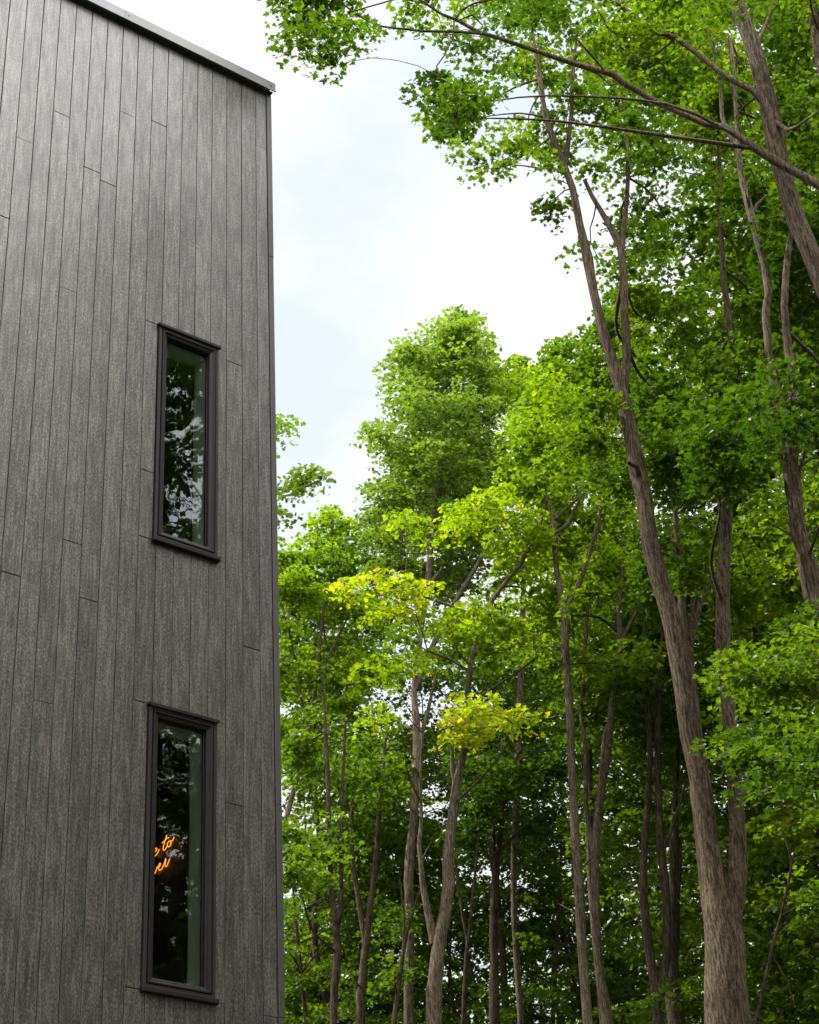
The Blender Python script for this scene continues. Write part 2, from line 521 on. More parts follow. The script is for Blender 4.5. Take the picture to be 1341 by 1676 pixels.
def tree(name, label, r, stems, foliage, bark='bark', leafm='leaf', kind='lobed', group=None, bark2=None, sides=12, grounded=True, seedy=None):
    """stems: lists of (u, v, width_px[, dr]); the first reaches the ground"""
    all_p = []; all_r = []; tubes = []
    base = None
    for si, st in enumerate(stems):
        rows = []
        for q in st:
            dr = q[3] if len(q) > 3 else 0.0
            P = at(q[0], q[1], r + dr)
            s = np.linalg.norm(P - CAM)
            rows.append([*P, q[2] * 0.5 * s / F])
        rows = np.array(rows)
        if si == 0:
            if rows[0][2] > rows[-1][2]:
                rows = rows[::-1]
            P0 = rows[0]; d = rows[0][:3] - rows[1][:3]; d = d / abs(d[2]) * 0.35
            h = P0[2]
            ext = []
            for k, fr_ in ((1.0, 1.55), (0.97, 1.28), (0.8, 1.12), (0.4, 1.05)):
                ext.append([P0[0] + d[0] * h * k * .5, P0[1] + d[1] * h * k * .5, h * (1 - k) - (0.15 if k == 1.0 else 0), P0[3] * fr_])
            rows = np.vstack([np.array(ext), rows])
            base = (rows[0][0], rows[0][1], 0.0)
        wav = spline(rows, 0.35 if sides > 8 else 0.6)
        wobble = RNG.normal(0, 1, (len(wav), 3)); wobble = (wobble + np.roll(wobble, 1, 0) + np.roll(wobble, -1, 0)) / 3
        wav[:, :3] += wobble * (wav[:, 3:4] * 0.16)
        wav[:, 3] = np.maximum(wav[:, 3], 0.006)
        if sides > 8:
            for _ in range(3 + len(wav) // 22):                     # knots and healed scars
                c0 = RNG.uniform(0, len(wav))
                wav[:, 3] *= 1 + RNG.uniform(.06, .20) * np.exp(-((np.arange(len(wav)) - c0) / RNG.uniform(.6, 1.3)) ** 2)
        T = Tubes()
        T.add(wav[:, :3], wav[:, 3], sides, 0.035)
        tubes.append(T)
        all_p.append(wav[:, :3]); all_r.append(wav[:, 3])
    root = empty(name, base, label, 'tree', group)
    for i, T in enumerate(tubes):
        T.build('trunk' if i == 0 else 'limb', MAT[bark], root)
    SP = np.concatenate(all_p); SR = np.concatenate(all_r)
    # little stubs and burrs up the trunk
    B = Tubes(); C = Crown()
    for _ in range(7 if sides > 9 else 3):                          # broken stubs
        i = RNG.integers(len(SP) // 8, len(SP) * 3 // 4); a = RNG.uniform(0, 6.28); L = RNG.uniform(.12, .45)
        d = np.array([math.cos(a), math.sin(a), RNG.uniform(.1, .8)])
        q = SP[i] + d * SR[i] * .6
        B.add(np.array([q, q + d * L * .5 + np.array([0, 0, .03]), q + d * L + RNG.normal(0, .03, 3)]), [min(.03, SR[i] * .35), .012, .006], 5, .1)
    for fo in foliage:
        poly, r0, r1, lai, tint, size = fo[:6]
        size *= 0.71; lai *= 1.5
        opt = fo[6] if len(fo) > 6 else {}
        xs = [p[0] for p in poly]; ys = [p[1] for p in poly]
        rm = (r0 + r1) / 2
        cu, cv = sum(xs) / len(xs), sum(ys) / len(ys)
        s = np.linalg.norm(at(cu, cv, rm) - CAM)
        area = poly_area(poly) * (s / F) ** 2
        per = opt.get('per', 50); R = opt.get('R', 0.30)
        la = 0.42 * size * size
        nspr = max(3, int(area * lai / (la * per) / 0.8))
        nodes_n = max(2, int(area * opt.get('nodes', 1.7)))
        k = nodes_n * 30
        uv = np.stack([RNG.uniform(min(xs), max(xs), k), RNG.uniform(min(ys), max(ys), k)], 1)
        uv = uv[in_poly(uv, poly)][:nodes_n * 6]
        if len(uv) == 0:
            continue
        cand = np.array([at(u, v, RNG.uniform(r0, r1)) for u, v in uv])
        pick = [0]; dm = np.linalg.norm(cand - cand[0], axis=1)          # spread the nodes evenly
        while len(pick) < min(nodes_n, len(cand)):
            j = int(np.argmax(dm * RNG.uniform(.75, 1.0, len(dm)))); pick.append(j)
            dm = np.minimum(dm, np.linalg.norm(cand - cand[j], axis=1))
        nd = cand[pick]
        ntint = RNG.normal(0, opt.get('tv', 0.10), len(nd))
        for P in nd:
            limb(B, SP, SR, P - np.array([0, 0, 0.05]))
        got = 0; tries = 0
        sg = opt.get('sg', 0.56)
        while got < nspr and tries < 12:
            tries += 1
            idx = RNG.integers(0, len(nd), nspr * 2)
            cc = nd[idx] + RNG.normal(0, 1, (len(idx), 3)) * np.array([sg, sg, sg * 0.28])
            ok = in_poly(proj(cc), poly)
            for P, j in zip(cc[ok], idx[ok]):
                if got >= nspr:
                    break
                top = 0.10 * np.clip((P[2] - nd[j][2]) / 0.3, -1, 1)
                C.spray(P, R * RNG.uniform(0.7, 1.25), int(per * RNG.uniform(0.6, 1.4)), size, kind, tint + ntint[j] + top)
                if got % 2 == 0:
                    q = nd[j] - np.array([0, 0, 0.05]); m_ = (q + P) / 2 + RNG.normal(0, 0.05, 3)
                    B.add(np.array([q, m_, P]), [0.006, 0.0045, 0.002], 3)
                got += 1
    C.build('crown', MAT[leafm], root, twigs=B, m2=MAT[bark2 or bark])
    return root


# ------------------------------------------------------------------ ground
g = MB(); g.add([(-500, -500, 0), (500, -500, 0), (500, 500, 0), (-500, 500, 0)], [(0, 1, 2, 3)])
go = g.build('ground', MAT['ground']); tag(go, kind='structure')

# ------------------------------------------------------------------ building
D = 11.65
XR = 0.6803 * D            # outer corner
ZT = 1.6 + 1.2062 * D      # eave line
XL = -9.0
DEP = 8.0
SP_ = 0.014667 * D
X0 = 0.6644 * D
bld = empty('house', (XR, D, 0), 'tall house clad in weathered dark grey vertical boards, with two narrow windows', 'house')
WX0, WX1 = 0.5735 * D, 0.6268 * D
WINZ = [(1.6 + 0.7085 * D, 1.6 + 0.9015 * D), (1.6 + 0.3812 * D, 1.6 + 0.5778 * D)]


def slab_with_holes(b, y, y2, x0, x1, z0, z1, holes):
    xs = sorted({x0, x1, *[h for q in holes for h in q[:2]]})
    zs = sorted({z0, z1, *[h for q in holes for h in q[2:]]})
    for i in range(len(xs) - 1):
        for j in range(len(zs) - 1):
            cx_, cz_ = (xs[i] + xs[i + 1]) / 2, (zs[j] + zs[j + 1]) / 2
            if any(h[0] < cx_ < h[1] and h[2] < cz_ < h[3] for h in holes):
                continue
            b.add([(xs[i], y, zs[j]), (xs[i + 1], y, zs[j]), (xs[i + 1], y, zs[j + 1]), (xs[i], y, zs[j + 1])], [(0, 1, 2, 3)])
            if y2 is not None:
                b.add([(xs[i], y2, zs[j]), (xs[i], y2, zs[j + 1]), (xs[i + 1], y2, zs[j + 1]), (xs[i + 1], y2, zs[j])], [(0, 1, 2, 3)])


holes = [(WX0 + 0.03, WX1 - 0.03, a + 0.03, c - 0.03) for a, c in WINZ]
# sheathing behind the boards, and the other three walls
b = MB()
slab_with_holes(b, D + 0.022, None, XL, XR - 0.02, 0, ZT - 0.03, holes)
b.build('sheathing', MAT['backing'], bld)

joints = [(10, 356), (40, 229), (113, 192), (156, 280), (182, 302), (213, 189), (264, 204), (428, 241), (115, 475), (383, 594), (234, 768),
          (381, 1316), (445, 1664), (4, 846), (18, 939), (118, 887), (144, 981), (72, 1149), (405, 1059), (215, 1617)]
jl = {}
for u, v in joints:
    P = at_y(u, v, D)
    k = math.floor((X0 - P[0]) / SP_) + 1           # column k runs from X0-k*SP to X0-(k-1)*SP ; 0 is the corner column
    if P[0] > X0:
        k = 0
    jl.setdefault(k, []).append(P[2])
b = MB()
k = 0
GAP = 0.0029
while True:
    xa = X0 - k * SP_; xb = X0 - (k - 1) * SP_ if k > 0 else 0.6755 * D
    if xb < XL:
        break
    xa = max(xa, XL)
    zs = [0.0] + sorted(jl.get(k, [])) + [ZT - 0.05]
    if k > 17 or not jl.get(k):
        z = random.uniform(1.2, 4.3) if k < 17 else random.uniform(1, 6)
        zs.append(z)
    elif min(jl[k]) > 5.5:
        zs.append(random.uniform(1.0, 4.5))
    if k > 17:
        zs.append(random.uniform(8, 14))
    zs = sorted(zs)
    for i in range(len(zs) - 1):
        za, zb = zs[i], zs[i + 1]
        pcs = [(xa, xb, za, zb)]
        for (hx0, hx1, hz0, hz1) in [(WX0 - .004, WX1 + .004, a - .004, c + .004) for a, c in WINZ]:
            nx = []
            for (p, q, s, t) in pcs:
                if q <= hx0 or p >= hx1 or t <= hz0 or s >= hz1:
                    nx.append((p, q, s, t)); continue
                if s < hz0: nx.append((p, q, s, hz0))
                if t > hz1: nx.append((p, q, hz1, t))
                s2, t2 = max(s, hz0), min(t, hz1)
                if p < hx0: nx.append((p, hx0, s2, t2))
                if q > hx1: nx.append((hx1, q, s2, t2))
            pcs = nx
        off = random.uniform(-0.0015, 0.0015)
        for (p, q, s, t) in pcs:
            if q - p > 0.012 and t - s > 0.02:
                gj = GAP * (.9 if (k * 7 + i * 3) % 3 else .25)
                b.bbox(p + GAP, q - GAP, D + off, D + 0.0215, s + gj, t - gj, 0.0025)
    k += 1
b.build('board_cladding', MAT['clad'], bld)

# side and back walls as boards too
b = MB()
y = D + 0.03
while y < D + DEP:
    y2 = min(y + SP_, D + DEP)
    o = random.uniform(-.0015, .0015)
    b.box(XR - 0.022, XR + o - 0.002, y + GAP, y2 - GAP, 0, ZT - .05)
    b.box(XL + o + .002, XL + 0.022, y + GAP, y2 - GAP, 0, ZT - .05)
    y = y2
x = XL
while x < XR:
    x2 = min(x + SP_, XR)
    b.box(x + GAP, x2 - GAP, D + DEP + 0.002, D + DEP + 0.022, 0, ZT - .05)
    x = x2
b.build('side_cladding', MAT['clad'], bld)
# inner shell: plaster walls, ceilings and floors
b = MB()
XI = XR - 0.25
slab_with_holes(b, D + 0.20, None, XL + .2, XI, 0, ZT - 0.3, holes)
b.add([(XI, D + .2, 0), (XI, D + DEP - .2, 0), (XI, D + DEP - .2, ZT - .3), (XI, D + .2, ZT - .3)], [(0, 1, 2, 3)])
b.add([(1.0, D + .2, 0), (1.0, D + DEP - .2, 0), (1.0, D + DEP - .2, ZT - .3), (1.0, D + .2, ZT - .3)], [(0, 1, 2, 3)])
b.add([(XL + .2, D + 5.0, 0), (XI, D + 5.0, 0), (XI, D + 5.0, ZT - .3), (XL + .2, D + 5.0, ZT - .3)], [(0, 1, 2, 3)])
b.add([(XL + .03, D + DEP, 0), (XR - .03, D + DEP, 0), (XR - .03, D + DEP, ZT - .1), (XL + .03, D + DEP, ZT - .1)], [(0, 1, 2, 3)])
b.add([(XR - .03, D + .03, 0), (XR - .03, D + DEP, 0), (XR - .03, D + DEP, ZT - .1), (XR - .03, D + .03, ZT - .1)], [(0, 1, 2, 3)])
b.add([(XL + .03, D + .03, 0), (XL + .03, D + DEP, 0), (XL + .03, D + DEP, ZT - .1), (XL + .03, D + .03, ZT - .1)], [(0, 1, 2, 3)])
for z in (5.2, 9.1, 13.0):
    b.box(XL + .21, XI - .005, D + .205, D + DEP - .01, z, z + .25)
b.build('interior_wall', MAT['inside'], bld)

# corner trim: three lengths, lapping
b = MB()
zj = [0, at_y(455, 1665, D)[2], at_y(456, 1318, D)[2], at_y(444, 422, D)[2], ZT - .035]
for i in range(4):
    o = 0.0018 * (i % 2)
    b.bbox(0.6757 * D, XR + o, D - 0.012 - o, D + 0.03, zj[i] + .001, zj[i + 1] - .001, 0.003)
    b.box(XR - 0.018, XR + o + .001, D + 0.0302, D + 0.075, zj[i] + .001, zj[i + 1] - .001)
ct = b.build('corner_trim', MAT['corner'], bld)
# roof deck and flashing
b = MB()
b.box(XL + .05, XR - .03, D + .04, D + DEP - .03, ZT - .06, ZT + .02)
b.build('roof', MAT['backing'], bld)
b = MB()
fl = 0.105
xj = at_y(201, 30, D)[0]
for (xa, xb, o) in ((XL - .05, xj, 0.0), (xj, XR + 0.022, 0.002)):
    ya = D - 0.062 - o
    b.box(xa, xb - .0015, ya, ya + 0.006, ZT - 0.005 - o, ZT + fl)                    # face
    b.box(xa, xb - .0015, ya - .012, ya - .0005, ZT - 0.02 - o, ZT - 0.0055 - o)        # kick-out drip edge
    b.box(xa, xb - .0015, ya + .0065, D + 0.25, ZT + fl - 0.006, ZT + fl + .001)        # top leg
b.box(XR + .010, XR + .022, D + .25, D + DEP + .03, ZT - .0, ZT + fl)
b.box(XL - .05, XR + .022, D + DEP + .03, D + DEP + .04, ZT, ZT + fl)
b.build('roof_flashing', MAT['flash'], bld)
b = MB()
b.box(XL, XR - .004, D - .054, D + .03, ZT - .032, ZT - .022)                          # shadow-gap soffit
b.box(XL, XR - .004, D - .002, D + .032, ZT - .050, ZT - .0325)
b.build('soffit', MAT['backing'], bld)


def screw(b, x, y, z, r=0.007):
    n = 8
    vs = [(x + r * math.cos(a * 2 * math.pi / n), y, z + r * math.sin(a * 2 * math.pi / n)) for a in range(n)] + \
         [(x + .7 * r * math.cos(a * 2 * math.pi / n), y - .004, z + .7 * r * math.sin(a * 2 * math.pi / n)) for a in range(n)]
    b.add(vs, [tuple(range(n, 2 * n))] + [(i, (i + 1) % n, n + (i + 1) % n, n + i) for i in range(n)])


for xq, yq in ((XR - .03, D - .0645), (xj + .03, D - .0645), (xj - 3.0, D - .0625), (xj - 6.0, D - .0625)):
    b = MB()
    screw(b, xq, yq, ZT + .048, .010)
    b.build('screw_head', MAT['screw'], bld)


def window(z0, z1, label):
    x0, x1 = WX0, WX1
    root_off = None
    b = MB()
    # casing (J-trim) and stepped frame, mitred
    b.ring([(0.0, D + .02), (0.0, D - .020), (0.004, D - .024), (0.026, D - .024), (0.029, D - .020), (0.029, D + .02)], x0, x1, z0 + .012, z1 - .014)
    wf = b.build('window', MAT['trim'], bld)
    wf['label'] = label
    b = MB()
    b.ring([(0.037, D + .062), (0.037, D - .026), (0.040, D - .030), (0.050, D - .030), (0.062, D - .016), (0.082, D - .010), (0.088, D - .004), (0.088, D + .062)], x0, x1, z0 + .008, z1 - .012)
    b.build('frame', MAT['vinyl'], wf)
    b = MB()
    b.ring([(0.0295, D + .008), (0.0295, D + .006), (0.0365, D + .006), (0.0365, D + .008)], x0, x1, z0 + .01, z1 - .013)
    b.ring([(0.0885, D + .034), (0.0885, D + .030), (0.096, D + .030), (0.096, D + .034)], x0, x1, z0 + .008, z1 - .012)
    b.build('gasket', MAT['gasket'], wf)
    b = MB()
    # head drip cap with little ears, sill with ears
    b.bbox(x0 - .016, x1 + .016, D - .044, D + .02, z1 - .0135, z1 + .008, .004)
    b.box(x0 - .002, x1 + .002, D - .044, D - .037, z1 - .022, z1 - .014)
    b.build('head_flashing', MAT['trim'], wf)
    b = MB()
    b.bbox(x0 - .014, x1 + .018, D - .048, D + .02, z0 - .027, z0 + .0115, .005)
    b.build('sill', MAT['vinyl'], wf)
    b = MB()
    y = D + .045
    b.add([(x0 + .086, y, z0 + .094), (x1 - .086, y, z0 + .094), (x1 - .086, y, z1 - .098), (x0 + .086, y, z1 - .098)], [(0, 1, 2, 3)])
    b.build('glass', MAT['glass'], wf)
    # painted return of the opening inside
    b = MB()
    q0, q1, r0, r1 = x0 + .080, x1 - .080, z0 + .085, z1 - .09
    ya, yb = D + .063, D + .27
    b.add([(q1, ya, r0), (q1, yb, r0), (q1, yb, r1), (q1, ya, r1)], [(0, 1, 2, 3)])
    b.add([(q0, ya, r0), (q0, yb, r0), (q0, yb, r1), (q0, ya, r1)], [(0, 1, 2, 3)])
    b.add([(q0, ya, r1), (q0, yb, r1), (q1, yb, r1), (q1, ya, r1)], [(0, 1, 2, 3)])
    b.add([(q0, ya, r0), (q0, yb, r0), (q1, yb, r0), (q1, ya, r0)], [(0, 1, 2, 3)])
    # casing on the room side
    b.ring([(0.0, yb), (0.0, yb - .02), (-0.07, yb - .02), (-0.07, yb)], q0, q1, r0, r1)
    b.build('jamb', MAT['jamb'], wf)
    return wf


window(*WINZ[0], 'upper narrow window full of mirrored foliage')
window(*WINZ[1], 'lower narrow window with orange neon lettering behind its glass')

# nails and lint on the boards near the sills
# ------------------------------------------------------------------ neon sign inside
XS = XI - 0.035


def sg_(pt, dx=0.0):
    P = at_x(230 + pt[0] / 10.48, 1320 + pt[1] / 10.48, XS - dx)
    return P


sign = empty('neon_sign', tuple(sg_((400, 850))), 'orange neon handwriting on clear backing behind the lower window glass', 'neon sign')
strokes = [
    [(228, 795), (262, 765), (287, 730), (272, 712), (243, 742), (232, 805), (242, 856), (285, 812), (325, 735)],
    [(452, 490), (424, 590), (394, 690), (390, 738), (410, 752), (445, 705), (468, 660)],
    [(370, 628), (400, 600), (440, 562), (490, 532)],
    [(520, 588), (485, 600), (460, 648), (468, 690), (500, 685), (530, 625), (520, 588), (548, 592), (580, 528)],
    [(222, 1072), (236, 1105), (231, 1168), (262, 1120), (277, 1075), (290, 1032), (312, 1050)],
    [(300, 1062), (335, 1018), (348, 978), (326, 980), (312, 1045), (326, 1096), (366, 1070), (398, 1005)],
    [(398, 1005), (425, 930), (434, 888), (438, 925), (424, 985), (430, 1032), (456, 1020), (478, 955), (502, 905)],
]
for st in strokes:
    T = Tubes()
    P = spline(np.array([sg_(p, 0.018) for p in st]), 0.012)
    T.add(P, np.full(len(P), 0.0042), 6)
    T.build('neon_tube', MAT['neon'], sign)
outl = [(600, 470), (622, 520), (590, 600), (535, 680), (520, 780), (547, 880), (520, 980), (430, 1085), (300, 1172), (215, 1212), (140, 1225), (120, 900), (140, 700), (330, 520), (450, 430), (530, 440)]
b = MB()
pf = [sg_(p) for p in outl]; n = len(pf)
b.add([tuple(p) for p in pf] + [(p[0] + .006, p[1], p[2]) for p in pf],
      [tuple(range(n)), tuple(range(2 * n - 1, n - 1, -1))] + [(i, n + i, n + (i + 1) % n, (i + 1) % n) for i in range(n)])
b.build('backing_panel', MAT['acrylic'], sign)

# ------------------------------------------------------------------ trees of the photograph
big = dict(R=0.46, per=60)
TREES = True
if TREES:
    # T1 great forked maple
    tree('maple_tree', 'tall forked maple with the thickest paired trunk, leaning left, right of centre', 20.5, [
        [(1193, 1676, 66), (1190, 1580, 64), (1187, 1530, 62), (1178, 1483, 50), (1163, 1391, 33), (1147, 1281, 34), (1134, 1207, 33), (1123, 1133, 34), (1112, 1080, 36), (1100, 1021, 33),
         (1086, 970, 29), (1069, 901, 28), (1055, 815, 25), (1042, 763, 24), (1024, 677, 24), (1015, 632, 22), (1000, 585, 18), (987, 540, 16), (973, 481, 14.5), (962, 423, 15),
         (949, 371, 12.5), (937, 309, 11.5), (925, 275, 11), (904, 223, 9), (894, 192, 8.5), (887, 155, 8), (880, 100, 6), (870, 40, 4), (865, -20, 3)],
        [(1188, 1540, 52), (1198, 1495, 40), (1205, 1464, 30), (1207, 1391, 28), (1205, 1317, 25), (1200, 1244, 25), (1196, 1189, 24), (1187, 1115, 23), (1182, 1060, 24), (1184, 1030, 26), (1184, 987, 23),
         (1184, 935, 21), (1188, 849, 20), (1191, 781, 19), (1196, 677, 16), (1199, 620, 14), (1196, 540, 12), (1186, 470, 10), (1180, 380, 8), (1178, 290, 6), (1175, 200, 4)],
        [(1018, 650, 16), (1025, 600, 14), (1025, 540, 13), (1022, 516, 13), (1021, 447, 12), (1016, 402, 11), (993, 361, 8), (969, 320, 7), (957, 295, 6)],
        [(1017, 410, 9), (1024, 350, 8), (1028, 290, 6.5), (1025, 220, 5), (1018, 150, 4)],
        [(925, 278, 8), (931, 223, 7), (935, 190, 6), (938, 120, 5), (945, 50, 3)],
        [(1047, 780, 9), (1042, 764, 7, -.3), (1030, 758, 5, -.5)],
    ], [
        ([(690, 190), (693, 215), (718, 257), (747, 279), (782, 293), (804, 282), (845, 272), (880, 255), (880, 215), (842, 188), (812, 190), (815, 220), (790, 238), (765, 240), (775, 205), (760, 185)], 19.8, 21.8, 1.7, 0.50, 0.115, dict(sg=.34, R=.24, per=26, nodes=5)),
        ([(900, 130), (1080, 130), (1100, 300), (1040, 330), (1000, 305), (965, 296), (935, 285), (905, 250), (885, 200)], 20.7, 23.0, 1.5, 0.52, 0.115),
        ([(878, 235), (905, 245), (925, 300), (905, 312), (885, 290)], 20.2, 21.2, 0.8, 0.45, 0.11, dict(sg=.3, R=.2, per=16, nodes=2.5)),
        ([(995, 335), (1050, 300), (1100, 300), (1100, 420), (1030, 460), (996, 450), (1012, 400), (990, 370)], 20.9, 23.0, 1.6, 0.42, 0.115),
        ([(700, 60), (830, 30), (1060, 0), (1060, -80), (720, -80)], 19.5, 22.5, 0.9, 0.55, 0.115),
        ([(760, 70), (880, 50), (1060, 20), (1080, 130), (980, 130), (890, 145), (860, 120), (800, 112)], 20.6, 22.5, 1.5, 0.55, 0.115),
        ([(880, 312), (935, 308), (940, 355), (905, 362), (878, 350)], 19.5, 21, 1.3, 0.45, 0.115, dict(sg=.3, R=.24, per=24, nodes=2)),
        ([(1016, 490), (1030, 450), (1060, 410), (1100, 330), (1150, 330), (1290, 380), (1310, 560), (1290, 760), (1200, 720), (1120, 760), (1060, 700), (1030, 620), (1040, 520)], 20.9, 25.0, 3.0, 0.42, 0.12),
        ([(1115, 520), (1290, 540), (1285, 640), (1270, 730), (1232, 790), (1175, 800), (1125, 740), (1105, 640)], 17.8, 20.1, 2.6, 0.30, 0.12),
        ([(1080, 660), (1170, 700), (1170, 930), (1120, 960), (1075, 880), (1065, 760)], 20.9, 23.5, 3.6, 0.38, 0.12),
        ([(930, 600), (1000, 560), (1010, 640), (1040, 760), (1040, 860), (975, 830), (940, 740)], 20.9, 23.5, 2.0, 0.5, 0.115),
    ], 'bark', 'leaf', 'star', sides=16)
    # behind the great maple
    tree('maple_tree', 'slender forked maple directly behind the thick leaning trunk of the great maple', 23.5, [
        [(1150, 1400, 20), (1140, 1250, 22), (1134, 1170, 22), (1127, 1100, 21), (1123, 1050, 20), (1118, 1000, 13), (1116, 952, 12), (1110, 900, 10), (1105, 820, 8), (1108, 740, 6), (1114, 660, 5)],
        [(1124, 1060, 14), (1134, 1030, 11), (1145, 987, 10), (1156, 965, 8), (1166, 945, 7), (1180, 900, 5)],
        [(1133, 1035, 8), (1134, 990, 7), (1138, 950, 5)],
    ], [
        ([(1040, 880), (1180, 860), (1240, 900), (1230, 1020), (1150, 1060), (1150, 1000), (1060, 1000)], 23.9, 27, 3.6, 0.35, 0.12),
        ([(1090, 640), (1150, 600), (1180, 700), (1110, 740)], 23.5, 26, 2.6, 0.6, 0.12),
    ], 'bark', 'leaf', 'lobed')
    # T2 upper right trunk
    tree('maple_tree', 'stout maple trunk crossing the upper right corner, bare and tilted left', 15.5, [
        [(1430, 700, 34), (1385, 560, 32), (1341, 450, 30), (1303, 357, 30), (1286, 302, 29), (1268, 234, 31), (1258, 172, 29), (1237, 96, 26), (1217, 41, 24), (1203, 0, 23), (1188, -60, 21), (1178, -130, 17)],
        [(1256, 176, 12), (1240, 158, 11.5), (1231, 148, 10), (1210, 138, 9), (1189, 127, 9), (1148, 93, 8.5), (1107, 62, 8.5), (1080, 53, 8), (1052, 38, 7.5), (1017, 10, 7), (997, -1, 6.5), (960, -15, 5), (900, -30, 4)],
        [(1262, 195, 8, 0), (1290, 213, 5, -.2), (1322, 195, 3.5, -.8), (1345, 180, 3, -1)],
        [(1236, 80, 8, .1), (1250, 50, 5, .4), (1262, 20, 4, .6), (1290, -20, 3, .8)],
    ], [
        ([(880, -100), (1040, -100), (1060, 20), (1120, 50), (1200, 120), (1225, 170), (1170, 180), (1080, 130), (980, 90), (900, 60), (850, 10)], 15.8, 18.5, 1.6, 0.30, 0.10),
        ([(1225, -100), (1350, -100), (1350, 330), (1300, 240), (1270, 120)], 15.9, 19, 2.2, 0.26, 0.10),
        ([(1050, -100), (1190, -100), (1200, 20), (1215, 110), (1130, 40), (1060, 0)], 16, 19, 2.0, 0.30, 0.10),
    ], 'bark', 'leaf', 'star', sides=16)
    # T6 with the long limb sweeping left
    tree('maple_tree', 'dark maple at the right edge sending one long bare limb far to the left overhead', 13.5, [
        [(1500, 1200, 40), (1460, 900, 38), (1425, 600, 34), (1400, 400, 30), (1378, 250, 28), (1355, 130, 27), (1342, 60, 26), (1336, 0, 25), (1330, -60, 22), (1320, -140, 16)],
        [(1402, 400, 22), (1375, 325, 15), (1341, 302, 13), (1306, 284, 12.5), (1272, 265, 13), (1237, 244, 11.5), (1210, 224, 10.5), (1186, 208, 11), (1155, 203, 10), (1121, 187, 9.5), (1072, 165, 9.5), (1024, 137, 9),
         (1005, 122, 10), (993, 119, 8.5), (942, 105, 8), (880, 84, 7.5), (817, 62, 6.5), (783, 52, 6.5), (749, 33, 5.5), (721, 22, 4), (700, 8, 3.2), (680, -5, 2.6)],
        [(790, 55, 5.5), (765, 53, 4.5), (740, 52, 4.2), (694, 51, 4), (660, 47, 3.6), (646, 46, 3.6), (625, 43, 3.4), (600, 33, 3), (577, 19, 3), (560, 5, 2.5), (545, -12, 2)],
        [(577, 19, 2.6), (600, 12, 2.2), (646, -1, 2), (680, -10, 1.8)],
        [(850, -12, 4), (800, 0, 3.2), (775, 6, 2.8), (757, 16, 2.6), (744, 34, 2.2), (740, 65, 2), (728, 90, 1.8), (715, 108, 1.8), (718, 125, 1.6), (738, 139, 1.4)],
    ], [
        ([(458, -40), (560, -40), (590, 5), (595, 40), (616, 66), (606, 80), (585, 76), (560, 118), (530, 108), (500, 88), (475, 72), (458, 72)], 12.7, 14.3, 2.3, 0.42, 0.085, dict(R=.24, per=26, sg=.34, nodes=2.4)),
        ([(640, -40), (740, -40), (700, 20), (690, 60), (665, 40)], 13, 14.5, 1.8, 0.5, 0.085, dict(R=.22, per=22, sg=.32, nodes=2.4)),
        ([(668, 158), (690, 140), (730, 125), (760, 138), (800, 125), (802, 165), (788, 188), (740, 198), (700, 175)], 12.8, 13.8, 1.7, 0.18, 0.085, dict(R=.2, per=20, sg=.24, nodes=6)),
        ([(700, 45), (800, 60), (870, 90), (860, 120), (800, 130), (795, 175), (740, 200), (700, 160), (668, 158), (690, 130), (745, 110), (710, 80)], 12.8, 14.4, 1.2, 0.30, 0.085, dict(R=.2, per=18, sg=.32, nodes=6)),
        ([(760, -60), (900, -60), (960, 60), (940, 95), (850, 66), (780, 45)], 13.7, 15.3, 1.0, 0.38, 0.085, dict(R=.25, per=26, sg=.4, nodes=2.2)),
        ([(960, 95), (1060, 150), (1120, 180), (1090, 200), (1000, 150)], 13.7, 15, 1.3, 0.38, 0.085, dict(R=.24, per=24, sg=.4, nodes=2)),
        ([(1120, -60), (1220, -60), (1200, 60), (1150, 80)], 13.2, 14.8, 1.0, 0.36, 0.09),
        ([(1280, -60), (1360, -60), (1350, 100), (1300, 60)], 12.8, 15, 1.6, 0.30, 0.09),
    ], 'bark', 'leaf', 'star', bark2='bark', sides=16)
    # T3 right-side trunk
    tree('maple_tree', 'knobbly maple trunk at the right edge halfway down, bending out of the frame', 18.5, [
        [(1372, 1260, 27), (1358, 1100, 26), (1345, 1000, 26), (1335, 952, 25), (1322, 911, 25), (1311, 880, 26), (1305, 850, 26), (1303, 820, 24), (1300, 798, 28), (1296, 760, 23), (1296, 736, 23), (1298, 684, 20), (1300, 640, 18), (1296, 600, 17), (1290, 575, 14), (1284, 500, 12), (1290, 420, 9), (1300, 350, 6)],
        [(1296, 730, 14), (1284, 700, 13), (1270, 680, 9), (1262, 650, 6)],
        [(1303, 800, 7), (1310, 764, 5), (1325, 752, 4), (1350, 745, 3)],
        [(1306, 780, 5), (1318, 740, 4), (1334, 705, 3)],
    ], [
        ([(1245, 330), (1360, 330), (1420, 560), (1380, 720), (1320, 730), (1265, 640), (1240, 480)], 18.9, 22.5, 4.2, 0.34, 0.115),
        ([(1230, 560), (1290, 580), (1360, 640), (1345, 760), (1310, 700), (1265, 720), (1240, 680)], 16.8, 18.1, 2.0, 0.26, 0.115),
    ], 'bark', 'leaf_deep', 'star', sides=14)
